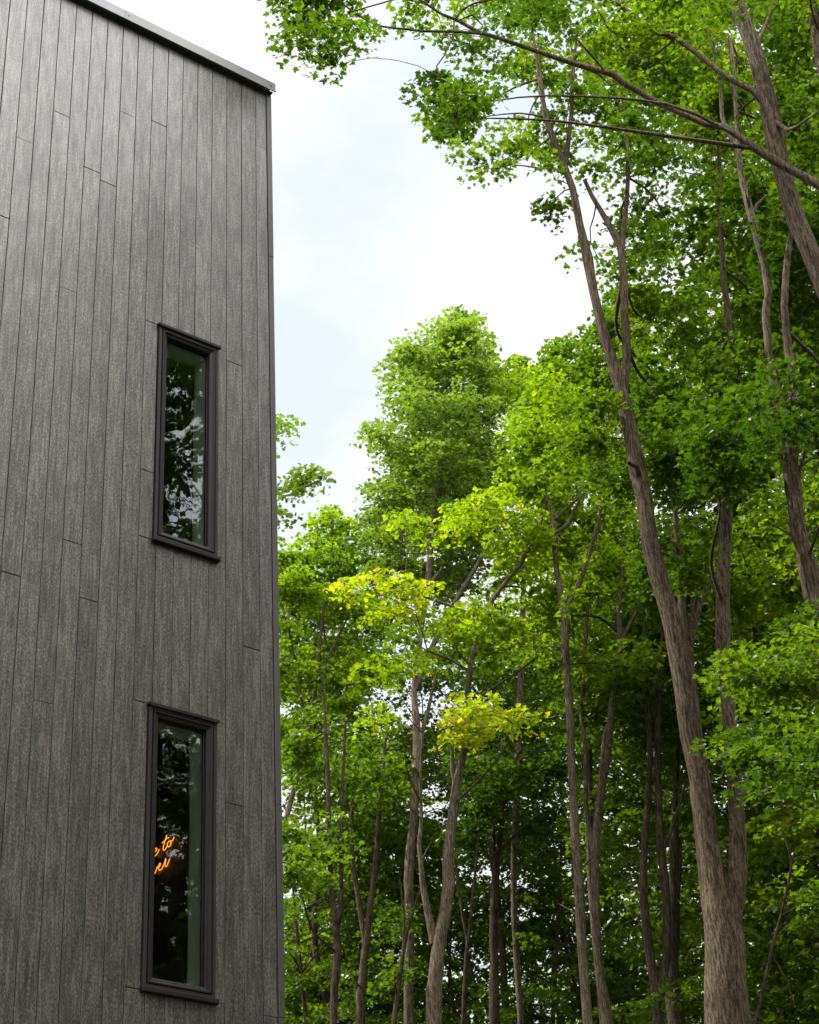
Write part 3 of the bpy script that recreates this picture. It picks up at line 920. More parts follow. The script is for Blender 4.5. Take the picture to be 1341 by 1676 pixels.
    # T4 thin stem in the upper right leaves
    tree('maple_tree', 'thin grey-brown maple stem half lost in leaves left of the stout upper right trunk', 19.0, [
        [(1262, 600, 13), (1258, 480, 13), (1251, 430, 13), (1237, 385, 13), (1227, 344, 12), (1216, 300, 11), (1211, 268, 9), (1207, 230, 8), (1205, 180, 7.5), (1200, 120, 7), (1195, 60, 6)],
        [(1211, 250, 6), (1190, 215, 6), (1182, 190, 6.5), (1179, 140, 6.5), (1172, 90, 6), (1158, 45, 5), (1145, 10, 4), (1135, -30, 3)],
        [(1232, 350, 6), (1240, 335, 5), (1255, 320, 3)],
    ], [
        ([(1060, -60), (1180, -60), (1225, 60), (1245, 200), (1260, 330), (1220, 360), (1150, 330), (1120, 200), (1075, 120)], 19.3, 23.0, 3.2, 0.46, 0.115),
        ([(1240, -60), (1360, -60), (1360, 380), (1300, 400), (1265, 280)], 19.3, 23, 3.2, 0.42, 0.115),
    ], 'bark_grey', 'leaf', 'lobed', sides=10)
    # T7, T8 pale slender pair
    tree('maple_tree', 'pale slender maple with one straight bare trunk, left one of the pale pair', 26.0, [
        [(963, 1676, 16), (955, 1574, 14.5), (950, 1501, 14.5), (946, 1427, 14), (941, 1372, 14), (939, 1299, 13.5), (935, 1225, 13), (931, 1152, 12.5), (926, 1060, 13), (924, 1004, 12), (918, 975, 10), (911, 930, 9), (909, 901, 9), (909, 870, 9), (903, 838, 6), (896, 815, 4), (890, 780, 3)],
        [(923, 1010, 9), (932, 985, 8), (945, 963, 8), (957, 930, 7.5), (966, 901, 7), (975, 870, 6.5), (982, 845, 6), (990, 798, 5.5), (1003, 760, 4.5), (1012, 736, 4), (1022, 700, 3)],
        [(909, 872, 7), (920, 866, 7), (930, 857, 6), (937, 842, 5), (950, 815, 3.5), (985, 795, 3)],
        [(909, 850, 5), (930, 830, 3.5), (955, 808, 3.3), (990, 797, 3), (1012, 805, 2.5), (1022, 830, 2)],
    ], [
        ([(825, 640), (900, 600), (960, 640), (1000, 760), (1040, 900), (990, 960), (900, 930), (850, 860), (820, 740)], 26.2, 29.5, 2.6, 0.42, 0.12),
        ([(880, 950), (1000, 930), (1060, 980), (1080, 1080), (980, 1120), (880, 1080)], 26.3, 29, 1.7, 0.42, 0.12),
    ], 'bark_grey', 'leaf_yellow', 'lobed', sides=12)
    tree('maple_tree', 'pale slender maple that splits low into two stems, right one of the pale pair', 27.0, [
        [(996, 1676, 17), (990, 1640, 17), (983, 1600, 14), (977, 1538, 14), (975, 1464, 13.5), (974, 1417, 13), (974, 1388, 14), (979, 1336, 12), (984, 1300, 12), (990, 1266, 12), (995, 1230, 12), (999, 1195, 12), (1004, 1133, 12), (1010, 1100, 11.5), (1014, 1073, 11), (1016, 1050, 10), (1013, 1004, 7), (1016, 952, 6), (1022, 880, 4)],
        [(972, 1390, 10), (964, 1352, 8), (959, 1317, 7.5), (959, 1244, 7.5), (955, 1200, 6.5), (949, 1160, 6), (955, 1130, 6), (958, 1060, 6), (959, 1038, 5.5), (961, 1004, 5), (968, 960, 4)],
        [(1016, 1052, 7), (1027, 1032, 6.5), (1035, 1014, 6), (1043, 1000, 5), (1060, 960, 3)],
        [(980, 1330, 6, -.1), (984, 1260, 5, -.2), (990, 1200, 5, -.2), (996, 1180, 3, -.2)],
    ], [
        ([(900, 1060), (1060, 1040), (1100, 1120), (1060, 1230), (960, 1250), (890, 1180)], 27.3, 30, 1.8, 0.36, 0.12),
    ], 'bark_grey', 'leaf', 'lobed', sides=12)
    # T9 T10 dark
    tree('maple_tree', 'dark thin maple splitting into two upright stems in the shade left of the great maple', 27.5, [
        [(1080, 1676, 19), (1077, 1640, 18), (1070, 1600, 14), (1060, 1520, 14), (1054, 1446, 12.5), (1056, 1372, 12), (1060, 1317, 10), (1063, 1240, 9.5), (1062, 1170, 9), (1057, 1100, 8), (1055, 1040, 7), (1053, 960, 4)],
        [(1078, 1640, 15), (1085, 1600, 14), (1091, 1560, 14), (1093, 1501, 14), (1089, 1440, 13), (1083, 1391, 13), (1078, 1317, 11), (1076, 1260, 10), (1077, 1207, 10), (1081, 1133, 9.5), (1083, 1060, 8), (1086, 980, 5)],
        [(1084, 1400, 6), (1105, 1340, 5), (1125, 1275, 4)],
    ], [
        ([(1020, 1000), (1110, 990), (1130, 1180), (1060, 1230), (1010, 1150)], 27.8, 30.5, 2.0, 0.30, 0.12),
    ], 'bark_dark', 'leaf_deep', 'lobed', sides=10)
    tree('dead_maple_tree', 'shaggy dark trunk with peeling bark just left of the great maple base', 28.5, [
        [(1109, 1676, 28), (1105, 1620, 25), (1101, 1575, 22), (1104, 1500, 17), (1105, 1428, 15), (1103, 1372, 15), (1106, 1317, 10), (1108, 1240, 8), (1112, 1150, 6)],
        [(1104, 1500, 8), (1112, 1440, 7), (1114, 1370, 5)],
    ], [
        ([(1080, 1100), (1150, 1100), (1170, 1220), (1100, 1260)], 28.8, 31, 1.6, 0.3, 0.12),
    ], 'bark_dark', 'leaf_deep', 'lobed', sides=12)
    # T11 tall one against sky
    tree('maple_tree', 'tallest pale-crowned maple standing clear against the white sky', 32.0, [
        [(671, 1676, 16.5), (670, 1600, 15.5), (670, 1540, 15), (669, 1444, 15), (671, 1400, 14.5), (675, 1363, 13.5), (680, 1282, 13.5), (683, 1220, 13), (682, 1178, 12), (679, 1133, 10), (684, 1075, 9.5), (692, 1010, 9.5), (700, 957, 9.5), (705, 906, 9), (709, 837, 8.5), (716, 786, 8), (722, 734, 7.5), (731, 690, 6.5), (738, 650, 6), (745, 597, 4.5), (748, 550, 3)],
        [(683, 1225, 8), (690, 1200, 7), (697, 1180, 6), (706, 1140, 5), (715, 1100, 4)],
        [(718, 780, 5), (733, 740, 5), (742, 700, 4.5), (744, 650, 4), (752, 600, 3)],
        [(740, 700, 4), (760, 668, 3.5), (780, 650, 3)],
        [(709, 850, 5), (722, 830, 4), (735, 800, 3.5), (745, 775, 3)],
        [(702, 960, 5), (712, 945, 4.5), (724, 930, 4)],
        [(682, 1130, 9), (700, 1075, 8.5), (716, 1040, 8), (735, 1000, 7.5), (760, 960, 7), (780, 928, 6.5), (797, 896, 6), (808, 860, 4.5), (817, 840, 3)],
    ], [
        ([(706, 556), (712, 530), (732, 512), (755, 500), (778, 525), (796, 556), (790, 580), (815, 600), (830, 690), (740, 700), (690, 660), (690, 590)], 31.2, 33.6, 3.4, 0.64, 0.125, dict(nodes=2.6, sg=.55, R=.36)),
        ([(722, 560), (730, 518), (755, 496), (778, 520), (794, 552), (780, 585), (740, 590)], 31.6, 33.0, 2.6, 0.60, 0.125, dict(nodes=4, sg=.30, R=.24, per=26)),
        ([(643, 600), (650, 560), (663, 546), (680, 560), (690, 590)], 31.6, 33.0, 2.4, 0.60, 0.125, dict(nodes=4, sg=.28, R=.22, per=24)),
        ([(604, 700), (625, 690), (650, 700), (650, 725), (615, 722)], 31.6, 33.0, 2.2, 0.50, 0.125, dict(nodes=4, sg=.28, R=.22, per=24)),
        ([(645, 590), (655, 552), (672, 550), (685, 572), (700, 556), (735, 570), (750, 620), (790, 660), (790, 760), (740, 800), (650, 790), (630, 745), (610, 722), (608, 698), (640, 694), (650, 665), (634, 645), (632, 610)], 30.8, 34.5, 3.4, 0.60, 0.125, dict(nodes=2.6, sg=.65, R=.38)),
        ([(640, 760), (740, 760), (800, 700), (820, 760), (780, 850), (720, 900), (640, 860), (600, 850), (600, 790), (618, 790)], 31.6, 35.0, 3.2, 0.55, 0.125, dict(nodes=2.4, sg=.65, R=.38)),
        ([(600, 860), (720, 880), (790, 900), (760, 990), (660, 960), (590, 920)], 32.3, 35.0, 1.8, 0.38, 0.125),
        ([(600, 790), (660, 720), (780, 720), (800, 860), (740, 980), (620, 960)], 34.5, 37.0, 2.2, 0.35, 0.135),
    ], 'bark_grey', 'leaf_pale', 'lobed', sides=12)
    # T13 forked maple with yellow tiers
    tree('maple_tree', 'grey forked maple left of centre whose sunlit yellow-green sprays spread in tiers', 26.0, [
        [(711, 1676, 25), (714, 1605, 23), (717, 1565, 23), (722, 1525, 22), (731, 1492, 19), (735, 1444, 18.5), (733, 1404, 17.5), (737, 1363, 17), (744, 1315, 16), (749, 1274, 14), (757, 1240, 12.5), (763, 1215, 12), (763, 1181, 11), (765, 1140, 9), (771, 1090, 8.5), (780, 1040, 8), (797, 995, 7.5), (822, 960, 7), (852, 923, 6.5), (868, 895, 5.5), (884, 862, 4.5), (895, 820, 3)],
        [(712, 1545, 14), (706, 1515, 12), (699, 1480, 10), (692, 1444, 9), (689, 1410, 8), (686, 1385, 7), (690, 1340, 6), (688, 1280, 5), (692, 1200, 4)],
        [(747, 1290, 8), (741, 1262, 6), (740, 1235, 5), (738, 1190, 4)],
        [(770, 1100, 5), (740, 1080, 4), (700, 1065, 3)],
        [(786, 1030, 6), (760, 1000, 5), (720, 985, 4), (660, 965, 3)],
        [(764, 1160, 6), (800, 1130, 5), (840, 1105, 4), (880, 1075, 3)],
    ], [
        ([(530, 1000), (560, 945), (640, 938), (700, 950), (715, 990), (640, 1010), (580, 1010)], 24.6, 26.6, 2.0, 0.66, 0.12, dict(sg=.6)),
        ([(600, 880), (650, 835), (700, 850), (700, 885), (640, 905)], 25, 27, 1.6, 0.66, 0.12),
        ([(715, 850), (770, 800), (850, 785), (880, 830), (850, 880), (770, 875), (730, 890)], 24.6, 26.8, 2.2, 0.70, 0.12),
        ([(700, 1020), (750, 985), (830, 1000), (900, 1040), (870, 1075), (790, 1055), (700, 1060)], 24.3, 26.0, 2.0, 0.66, 0.12),
        ([(590, 1130), (590, 1090), (640, 1065), (700, 1075), (705, 1105), (650, 1110), (620, 1120)], 24.3, 26.0, 2.0, 0.70, 0.12),
        ([(590, 1180), (600, 1145), (640, 1140), (660, 1175), (620, 1190)], 24.3, 26.0, 1.6, 0.6, 0.12),
        ([(690, 1190), (730, 1145), (800, 1135), (870, 1150), (880, 1185), (800, 1190), (760, 1225), (735, 1220)], 24.2, 26.2, 2.2, 0.68, 0.12),
        ([(800, 880), (900, 860), (930, 960), (900, 1060), (830, 1010)], 26.2, 29, 2.2, 0.52, 0.12),
        ([(620, 1000), (760, 1010), (850, 1060), (870, 1130), (760, 1130), (640, 1070)], 26.3, 29, 1.5, 0.36, 0.12),
    ], 'bark_grey', 'leaf_yellow', 'lobed', sides=14)
    tree('maple_tree', 'broad yellow-green crowned maple behind, catching the strongest sun right of the tallest crown', 34.0, [
        [(842, 1500, 11), (846, 1300, 11), (850, 1150, 11), (856, 1000, 10), (858, 900, 9), (862, 800, 8), (858, 720, 6), (852, 640, 4)],
        [(858, 880, 6), (880, 800, 5), (895, 720, 4), (900, 660, 3)],
        [(857, 930, 6), (835, 870, 5), (815, 800, 4), (800, 720, 3)],
    ], [
        ([(780, 610), (800, 585), (835, 590), (850, 565), (870, 590), (905, 610), (935, 640), (945, 720), (925, 800), (850, 800), (800, 760), (780, 690)], 32.5, 36.5, 3.6, 0.60, 0.13),
        ([(890, 640), (935, 640), (945, 700), (910, 730), (885, 690)], 32.0, 33.0, 2.0, 0.85, 0.13),
        ([(780, 760), (930, 790), (930, 900), (830, 960), (770, 900)], 34.2, 37, 2.5, 0.5, 0.13),
    ], 'bark_grey', 'leaf_yellow', 'lobed', sides=8)
    tree('maple_tree', 'dark green maple with rounded top just left of the great maple trunk', 30.0, [
        [(968, 1450, 12), (965, 1300, 12), (962, 1150, 12), (958, 1000, 11), (952, 850, 9), (948, 720, 7), (950, 620, 4)],
        [(956, 900, 6), (975, 800, 5), (985, 700, 4), (1000, 600, 3)],
    ], [
        ([(885, 600), (900, 545), (940, 530), (975, 540), (985, 500), (1005, 465), (1040, 480), (1060, 560), (1060, 680), (1010, 760), (950, 760), (915, 690)], 28.8, 32, 4.0, 0.42, 0.125),
        ([(900, 740), (1040, 740), (1060, 880), (1040, 980), (950, 970), (900, 860)], 30, 33, 3.0, 0.40, 0.125),
    ], 'bark_grey', 'leaf', 'lobed', sides=8)
    # T14..T20 left understorey
    tree('maple_tree', 'twin-stemmed brown maple low between the forked grey maple and the house', 30.0, [
        [(590, 1676, 15), (593, 1620, 14.5), (596, 1585, 15), (600, 1540, 13), (606, 1484, 10), (613, 1424, 9), (618, 1363, 8), (624, 1300, 7), (630, 1230, 5), (633, 1150, 3)],
        [(599, 1545, 10), (592, 1510, 9), (586, 1470, 8), (579, 1424, 7), (576, 1370, 6), (577, 1300, 4)],
    ], [
        ([(560, 1180), (640, 1190), (665, 1230), (655, 1330), (600, 1340), (555, 1300)], 29, 32, 2.2, 0.45, 0.12),
        ([(560, 1360), (600, 1340), (600, 1400), (570, 1410)], 29, 31, 1.2, 0.42, 0.12),
    ], 'bark', 'leaf', 'lobed', sides=10)
    tree('maple_tree', 'thin dark brown maple with two parallel stems nearest the house corner', 28.0, [
        [(546, 1676, 12.5), (550, 1600, 12), (552, 1560, 12), (550, 1516, 11), (543, 1460, 9.5), (540, 1400, 8.5), (538, 1340, 8), (537, 1280, 7), (533, 1200, 5), (530, 1100, 3)],
        [(551, 1520, 9), (558, 1490, 8), (559, 1404, 7.5), (559, 1343, 7), (561, 1270, 5), (566, 1180, 3)],
    ], [
        ([(440, 1310), (520, 1290), (560, 1320), (560, 1400), (520, 1440), (440, 1450)], 25.8, 28.8, 2.6, 0.52, 0.12),
        ([(470, 1160), (560, 1140), (590, 1210), (570, 1280), (480, 1280)], 27.8, 31, 2.2, 0.42, 0.12),
    ], 'bark_dark', 'leaf', 'lobed', sides=10)
    tree('maple_tree', 'full light green maple whose rounded top rises beside the house wall', 38.0, [
        [(452, 1420, 9), (466, 1350, 9), (484, 1282, 8.5), (498, 1245, 8), (508, 1180, 7), (517, 1121, 6.5), (524, 1050, 6), (533, 980, 5), (545, 900, 3.5)],
        [(505, 1190, 5), (490, 1130, 4.5), (478, 1060, 4), (470, 980, 3)],
        [(518, 1115, 5), (545, 1060, 4), (570, 1010, 3)],
    ], [
        ([(445, 890), (470, 870), (490, 890), (510, 845), (545, 832), (580, 850), (605, 880), (620, 930), (600, 960), (560, 950), (520, 990), (445, 980)], 36.5, 40.5, 3.6, 0.42, 0.13),
        ([(455, 900), (620, 900), (640, 1000), (640, 1130), (455, 1130)], 40.5, 43.5, 2.6, 0.3, 0.14),
        ([(440, 980), (540, 960), (620, 1000), (640, 1090), (560, 1130), (440, 1130)], 37, 41.5, 3.4, 0.36, 0.13),
        ([(440, 1130), (600, 1120), (640, 1180), (560, 1240), (440, 1240)], 37, 41, 2.2, 0.25, 0.13),
    ], 'bark_grey', 'leaf_yellow', 'lobed', sides=8)
    tree('maple_tree', 'pale maple hidden behind the house, only a small leafy limb tip showing past the corner', 27.0, [
        [(360, 1300, 12), (372, 1100, 12), (380, 960, 11), (390, 860, 9), (400, 760, 7), (405, 680, 4)],
        [(390, 860, 7), (420, 825, 6), (450, 802, 4.5), (478, 800, 3.5), (500, 796, 3), (520, 788, 2)],
        [(420, 826, 4), (450, 836, 3), (465, 848, 2.5)],
        [(398, 770, 4), (430, 720, 3), (455, 697, 2.5)],
    ], [
        ([(320, 640), (400, 600), (432, 660), (432, 900), (380, 960), (310, 880)], 25.6, 28.6, 1.6, 0.5, 0.12),
        ([(440, 800), (470, 780), (480, 745), (505, 745), (515, 770), (543, 768), (538, 795), (515, 808), (480, 805), (440, 812)], 26.4, 27.6, 2.1, 0.46, 0.12, dict(R=.26, per=22, sg=.35, nodes=1.6)),
        ([(440, 830), (480, 825), (490, 850), (465, 860), (440, 850)], 26.4, 27.6, 1.8, 0.34, 0.12, dict(R=.26, per=22, sg=.35, nodes=1.6)),
        ([(440, 690), (460, 680), (478, 690), (470, 712), (440, 715)], 26.4, 27.6, 2.2, 0.55, 0.12, dict(R=.26, per=22, sg=.35, nodes=1.6)),
    ], 'bark_grey', 'leaf_pale', 'lobed', sides=8)
    tree('maple_sapling', 'thin maple leaning right at the foot of the tallest maple trunk', 29.0, [
        [(645, 1676, 9.5), (650, 1630, 8), (655, 1590, 7.5), (660, 1557, 7), (668, 1520, 5), (680, 1480, 4.5), (690, 1455, 4)],
        [(660, 1557, 5), (662, 1500, 4), (655, 1440, 3)],
    ], [
        ([(600, 1480), (680, 1470), (700, 1560), (640, 1620), (600, 1580)], 29.3, 31, 0.9, 0.5, 0.12),
    ], 'bark_dark', 'leaf', 'lobed', sides=8)
    tree('maple_tree', 'dark straight maple trunk standing alone in shade between the forked and pale maples', 33.0, [
        [(809, 1676, 17), (809, 1600, 14), (809, 1540, 14), (810, 1464, 13.5), (812, 1410, 11), (820, 1363, 9), (823, 1300, 8), (822, 1230, 6), (825, 1150, 4)],
        [(811, 1430, 7), (808, 1360, 6), (806, 1300, 5), (800, 1240, 4)],
        [(812, 1400, 5), (850, 1360, 4), (890, 1330, 3)],
    ], [
        ([(740, 1180), (900, 1160), (920, 1260), (880, 1330), (790, 1340), (740, 1260)], 31.5, 35.5, 3.0, 0.28, 0.125),
        ([(840, 1330), (930, 1320), (930, 1420), (860, 1420)], 33.2, 36, 2.0, 0.3, 0.125),
    ], 'bark_dark', 'leaf_deep', 'lobed', sides=10)
    tree('maple_tree', 'very thin dark maple forking in a narrow V right of the forked grey maple', 32.0, [
        [(759, 1676, 8), (761, 1620, 7.5), (764, 1565, 7), (768, 1530, 6.5), (772, 1490, 5), (778, 1430, 4), (784, 1360, 3)],
        [(766, 1545, 5), (758, 1500, 4.5), (750, 1450, 4), (745, 1400, 3)],
    ], [
        ([(730, 1250), (800, 1260), (800, 1400), (740, 1400)], 32.2, 35, 1.6, 0.3, 0.12),
    ], 'bark_dark', 'leaf_deep', 'lobed', sides=8)
    # lower right foreground sprays
    tree('maple_tree', 'bright green low maple whose layered sprays reach in from the lower right edge', 17.5, [
        [(1560, 1676, 22), (1545, 1500, 21), (1530, 1350, 20), (1515, 1200, 18), (1500, 1050, 15), (1490, 900, 10)],
        [(1520, 1260, 10), (1450, 1190, 8), (1380, 1150, 6), (1300, 1120, 4), (1240, 1100, 2.5)],
        [(1528, 1340, 9), (1460, 1300, 7), (1380, 1270, 5), (1300, 1260, 3)],
    ], [
        ([(1170, 1075), (1215, 1035), (1280, 1010), (1370, 970), (1420, 1160), (1350, 1200), (1260, 1150), (1215, 1140), (1190, 1100)], 16.2, 18.6, 2.6, 0.40, 0.105, dict(nodes=.9)),
        ([(1190, 1200), (1240, 1170), (1370, 1160), (1420, 1280), (1340, 1320), (1260, 1290), (1225, 1260)], 16.2, 18.6, 2.2, 0.34, 0.105, dict(nodes=.9)),
    ], 'bark', 'leaf', 'star', sides=12)
    tree('maple_sapling', 'leaning dark sapling arching right in the gap right of the great maple', 24.0, [
        [(1236, 1676, 6), (1245, 1640, 6), (1262, 1560, 5.5), (1278, 1500, 5), (1290, 1450, 4.5), (1297, 1410, 4), (1290, 1385, 3.5), (1282, 1360, 2.5)],
        [(1262, 1560, 3.5), (1285, 1600, 3), (1300, 1640, 3)],
    ], [
        ([(1240, 1330), (1360, 1320), (1370, 1420), (1290, 1440), (1240, 1400)], 24.2, 26.5, 1.4, 0.6, 0.12),
        ([(1310, 1440), (1370, 1440), (1370, 1560), (1320, 1540)], 24.2, 26.5, 2.0, 0.3, 0.12),
    ], 'bark_dark', 'leaf', 'lobed', sides=8)
    tree('maple_tree', 'sunny yellow-green maple seen in the gap between the great maple and the right edge', 29.0, [
        [(1248, 1400, 9), (1246, 1250, 9), (1240, 1100, 8.5), (1232, 980, 8), (1222, 900, 8), (1216, 870, 8), (1229, 830, 6), (1240, 818, 5), (1262, 790, 3)],
        [(1246, 1200, 5), (1280, 1100, 4), (1310, 1020, 3)],
    ], [
        ([(1205, 880), (1250, 830), (1300, 830), (1360, 860), (1370, 1030), (1290, 1040), (1210, 1010)], 28, 32, 3.0, 0.58, 0.12),
        ([(1200, 1330), (1360, 1330), (1370, 1480), (1300, 1530), (1210, 1480)], 29.3, 32, 1.4, 0.62, 0.12),
    ], 'bark_dark', 'leaf_yellow', 'lobed', sides=8)


# ------------------------------------------------------------------ woodland behind: one built, the rest copied
def generic(seed, H=22, R=3.6, low=6.0, leafm='leaf', kind='lobed', size=0.090, sprays=800, tint=0.42, bark='bark_dark'):
    global RNG
    keep = RNG
    RNG = np.random.default_rng(seed)
    root = empty('background_maple_tree', (0, 0, 0))
    T = Tubes(); B = Tubes(); C = Crown()
    st = []
    lean = RNG.normal(0, 0.02, 2)
    z = np.linspace(-0.1, H * .93, 12)
    P = np.stack([lean[0] * z + RNG.normal(0, .10, 12), lean[1] * z + RNG.normal(0, .10, 12), z], 1); P[0, :2] = P[1, :2] = 0
    rr = 0.15 * (1 - z / H) ** 0.8 + 0.012; rr[0] *= 1.5
    wav = spline(np.hstack([P, rr[:, None]]), 0.6)
    T.add(wav[:, :3], wav[:, 3], 8, 0.05); st.append(wav)
    for k in range(3):
        i = RNG.integers(len(wav) // 4, len(wav) // 2)
        a = RNG.uniform(0, 6.28); A = wav[i]
        hh = (H * RNG.uniform(.75, .95) - A[2])
        Q = np.array([[*A[:3], A[3] * .7]] + [[A[0] + math.cos(a) * R * .5 * t ** .8, A[1] + math.sin(a) * R * .5 * t ** .8, A[2] + hh * t, A[3] * .7 * (1 - t) + .01] for t in (.15, .4, .7, 1)])
        Q = spline(Q, .6); T.add(Q[:, :3], Q[:, 3], 6, .04); st.append(Q)
    SP = np.concatenate([s[:, :3] for s in st]); SR = np.concatenate([s[:, 3] for s in st])
    nn = 95
    nd = []
    while len(nd) < nn:
        zz = RNG.uniform(low, H); t = (zz - low) / (H - low)
        rad = R * (math.sin(math.pi * min(1, t * .80 + .18)) ** .7)
        a = RNG.uniform(0, 6.28); q = rad * math.sqrt(RNG.uniform(.12, 1))
        nd.append([math.cos(a) * q + lean[0] * zz, math.sin(a) * q + lean[1] * zz, zz])
    nd = np.array(nd); nt_ = RNG.normal(0, .12, nn)
    for p in nd:
        limb(B, SP, SR, p)
    for i in range(sprays):
        j = RNG.integers(0, nn)
        p = nd[j] + RNG.normal(0, 1, 3) * np.array([.72, .72, .22])
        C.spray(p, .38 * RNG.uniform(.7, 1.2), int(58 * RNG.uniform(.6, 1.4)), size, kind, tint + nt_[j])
        if i % 2 == 0:
            B.add(np.array([nd[j], (nd[j] + p) / 2 + RNG.normal(0, .05, 3), p]), [.008, .006, .003], 3)
    T.build('trunk', MAT[bark], root)
    C.build('crown', MAT[leafm], root, twigs=B, m2=MAT[bark])
    RNG = keep
    return root


def copy_tree(o):
    c = o.copy(); COL.objects.link(c)
    for ch in list(o.children):
        d = ch.copy(); COL.objects.link(d); d.parent = c
    return c


protos = [generic(11, 21, 3.4, 5.5, 'leaf', tint=.45), generic(12, 23, 3.8, 6.5, 'leaf_deep', tint=.5  , sprays=640),
          generic(13, 19, 3.2, 5.0, 'leaf_yellow', tint=.42, bark='bark', sprays=660)]
used = set()
# (u at the bottom edge of the photograph, distance, scale, proto, label or None)
back = [
    (478, 44, 1.0, 2, 'bright leafy tree filling the gap between the house corner and the twin dark stems'),
    (540, 52, 1.0, 0, 'distant green tree behind the two thin dark parallel stems'),
    (612, 50, .78, 2, 'short light green tree under the bright patch of sky left of the tallest trunk'),
    (700, 47, .80, 0, 'low background tree seen in the fork of the grey forked maple'),
    (765, 43, .95, 1, 'dark background tree just right of the grey forked maple'),
    (850, 40, 1.0, 1, 'deep green background tree right of the lone shaded trunk'),
    (905, 48, 1.0, 0, 'background tree left of the pale slender pair'),
    (985, 43, 1.05, 1, 'dark leafy background tree directly behind the pale slender pair'),
    (1045, 50, 1.0, 2, 'lighter background tree glimpsed between the pale pair and the dark twin stems'),
    (1130, 38, 1.0, 1, 'dark leafy tree behind the base of the great maple'),
    (1215, 44, 1.05, 2, 'yellowish background tree right behind the great maple right stem'),
    (1290, 33, 1.0, 0, 'green background tree in the lower right beneath the low layered sprays'),
    (1350, 40, 1.05, 1, 'deep green background tree at the lower right edge of the grove'),
    (1520, 31, 1.30, 0, 'very tall background maple filling the gaps behind the middle of the great maple'),
    (1640, 27, 1.36, 1, 'very tall deep green maple behind the thin stem at upper right'),
    (536, 43, 1.18, 0, 'tall background tree behind the full light green maple beside the house'),
    (665, 46, 1.05, 0, 'background tree rising between the light green maple and the tallest maple'),
    (600, 45, 1.28, 2, 'yellow-green background tree behind the gap left of the tallest maple'),
    (1030, 42, 1.2, 1, 'tall background tree behind the dark green rounded crown left of the great maple'),
]
hidden = [(1450, 30, 1.0, 0), (1520, 38, 1.0, 1), (1620, 26, 1.05, 2), (1800, 30, 1.0, 0)]
glabel = 'maple beyond the right edge of the view, part of the grove around the house'
placed = []


def place(x, y, sc_, pi, label, group):
    if pi in used:
        o = copy_tree(protos[pi])
    else:
        o = protos[pi]; used.add(pi)
    o.location = (x, y, 0); o.rotation_euler = (0, 0, random.uniform(0, 6.28)); hs = sc_ if group.startswith('trees mirr') else min(sc_, 1.06)
    o.scale = (hs, hs, sc_ * random.uniform(.96, 1.04))
    tag(o, label, 'tree', group)


for (u, r, sc_, pi, lb) in back:
    P = at(u, 1676, r)
    place(P[0], P[1], sc_, pi, lb, 'background trees of the grove')
for (u, r, sc_, pi) in hidden:
    P = at(u, 1676, r)
    place(P[0], P[1], sc_, pi, glabel, 'trees outside the view')
# trees facing the house across the clearing: most are what the window glass mirrors, two added rows shade the wall
row = [(14.5, -1.0, 1.22, 1), (18.5, 3.0, 1.15, 0), (18.5, -6.5, 1.25, 1), (24, -2.5, 1.25, 2), (24.5, -10, 1.3, 1), (17, -14, 1.3, 2), (27, 5, 1.1, 1), (30, -15, 1.4, 0)]
row += [(-22 + 3.5 * i, -4.5 + 1.2 * math.sin(i * 2.3), 1.08 + .06 * math.cos(i * 1.7), (0, 1, 1, 2)[i % 4]) for i in range(6, 10)]  # near row, added out of view to keep the lower wall dark
row += [(-23 + 4.4 * i, -9 + 1.5 * math.sin(i * 1.3), 0.98, (1, 0)[i % 2]) for i in range(5, 9)]  # second added row, closes the gaps that leak light onto the wall
row += [(21, -18, 1.2, 0), (27, -17, 1.2, 1), (25, -24, 1.25, 0), (32, -24, 1.3, 1), (21.5, -5, 1.2, 0), (35, -10, 1.2, 1)]
for (x, y, sc_, pi) in row:
    place(x, y, sc_, pi, 'out-of-view maple facing the house, mirrored in the windows or added to shade the wall', 'trees mirrored in the windows')

# far wood, one mass
C = Crown(); T = Tubes()
for i in range(70):
    u = RNG.uniform(380, 1600); r = RNG.uniform(54, 78)
    P = at(u, 1676, r); H = RNG.uniform(17, 22)
    T.add(np.array([[P[0], P[1], -.1], [P[0] + .2, P[1], H * .5], [P[0], P[1] + .2, H * .9]]), [.16, .12, .03], 6)
    for k in range(26):
        z = RNG.uniform(6, H); t = (z - 6) / (H - 6); rad = 3.6 * math.sin(math.pi * min(1, t * .8 + .18)) ** .7
        a = RNG.uniform(0, 6.28); q = rad * math.sqrt(RNG.uniform(.1, 1))
        C.spray(np.array([P[0] + math.cos(a) * q, P[1] + math.sin(a) * q, z]), 1.0, 34, .26, 'plain', .40 + RNG.normal(0, .12))
fw = T.build('far_wood_trunks', MAT['bark_dark'], None)
fc = C.build('far_wood', MAT['leaf'], None)
bpy.context.view_layer.objects.active = fc
fw.data.materials.append(MAT['leaf'])
# join trunks and leaves into one mesh object
fc.select_set(True); fw.select_set(True)
bpy.ops.object.join()
tag(fc, 'far-off mass of leafy wood low behind every trunk', 'wood', None, 'stuff')

for o in list(COL.objects):
    if '_w' in o:
        del o['_w']

# ------------------------------------------------------------------ light
def cam_az_dir(az_deg, el_deg):
    fwd = W @ np.array([0, 0, -1.0])
    a = math.atan2(fwd[1], fwd[0]) - math.radians(az_deg)       # az to the right of the view
    e = math.radians(el_deg)
    return Vector((math.cos(a) * math.cos(e), math.sin(a) * math.cos(e), math.sin(e)))


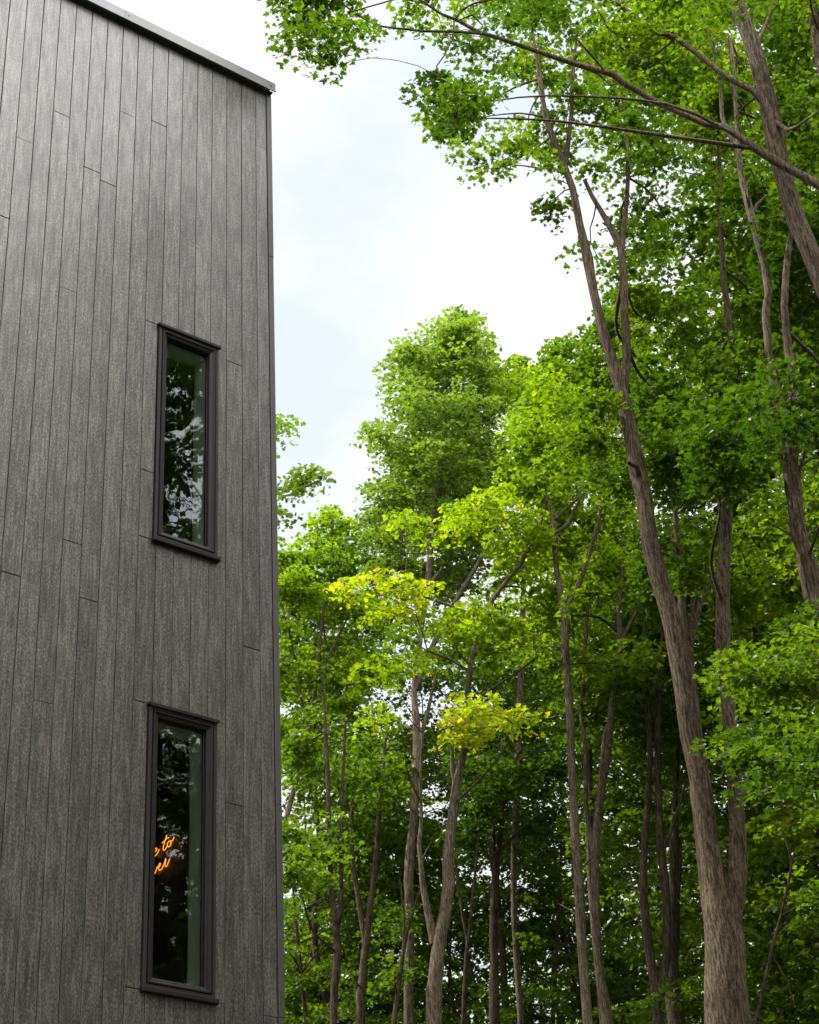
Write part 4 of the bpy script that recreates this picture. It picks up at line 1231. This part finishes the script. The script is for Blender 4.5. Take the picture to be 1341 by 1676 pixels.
SUN = cam_az_dir(-80, 56)
sd = bpy.data.lights.new('sun', 'SUN'); so = bpy.data.objects.new('sun', sd); COL.objects.link(so)
sd.energy = 5.0; sd.angle = math.radians(1.2); sd.color = (1.0, 0.95, 0.86)
so.rotation_euler = SUN.to_track_quat('Z', 'Y').to_euler()
so.location = (0, 0, 60)

w = bpy.data.worlds.new('World'); SC.world = w; w.use_nodes = True
nt = w.node_tree
for n in list(nt.nodes):
    nt.nodes.remove(n)
out = nt.nodes.new('ShaderNodeOutputWorld')
bg = N(nt, 'ShaderNodeBackground', in_Strength=0.12)
sky = nt.nodes.new('ShaderNodeTexSky'); sky.sky_type = 'NISHITA'; sky.sun_disc = False
sky.sun_elevation = math.asin(SUN.z); sky.sun_rotation = math.atan2(SUN.x, SUN.y)
tc = nt.nodes.new('ShaderNodeTexCoord')
nz = N(nt, 'ShaderNodeTexNoise', in_Scale=3.4, in_Detail=7, in_Roughness=0.55)
mp = nt.nodes.new('ShaderNodeMapping'); mp.inputs['Scale'].default_value = (1, 1, 1.7); mp.inputs['Location'].default_value = (.35, .1, .2)
nt.links.new(tc.outputs['Generated'], mp.inputs[0]); nt.links.new(mp.outputs[0], nz.inputs['Vector'])
cov = ramp(nt, [(0.34, (0.90,) * 3), (0.60, (1, 1, 1))], nz.outputs['Fac'])
cloud = ramp(nt, [(0.40, (0.83, 0.905, 1.0)), (0.56, (1.0, 1.0, 1.0))], nz.outputs['Fac'])
cloud = mixc(nt, 'MULTIPLY', 1.0, cloud, (6.7, 6.75, 6.8))
mx = mixc(nt, 'MIX', cov, sky.outputs[0], cloud)
# out-of-view sky brightening, added to light the facade and the sheen near its top
BOOST_DIR = cam_az_dir(134, 56)
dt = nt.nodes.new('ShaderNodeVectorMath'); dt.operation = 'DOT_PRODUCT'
dt.inputs[1].default_value = BOOST_DIR
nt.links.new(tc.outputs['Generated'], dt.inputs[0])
sky_boost = ramp(nt, [(0.52, (1, 1, 1)), (0.95, (8.0, 7.5, 6.9))], dt.outputs['Value'])
mx2 = mixc(nt, 'MULTIPLY', 1.0, mx, sky_boost)
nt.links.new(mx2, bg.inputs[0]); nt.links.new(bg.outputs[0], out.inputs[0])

SC.view_settings.view_transform = 'Standard'
SC.view_settings.look = 'None'
SC.view_settings.exposure = 0.45
SC.view_settings.gamma = 1
SC.render.engine = 'CYCLES'
SC.cycles.max_bounces = 10
SC.cycles.diffuse_bounces = 4
SC.cycles.transmission_bounces = 6
SC.cycles.transparent_max_bounces = 8
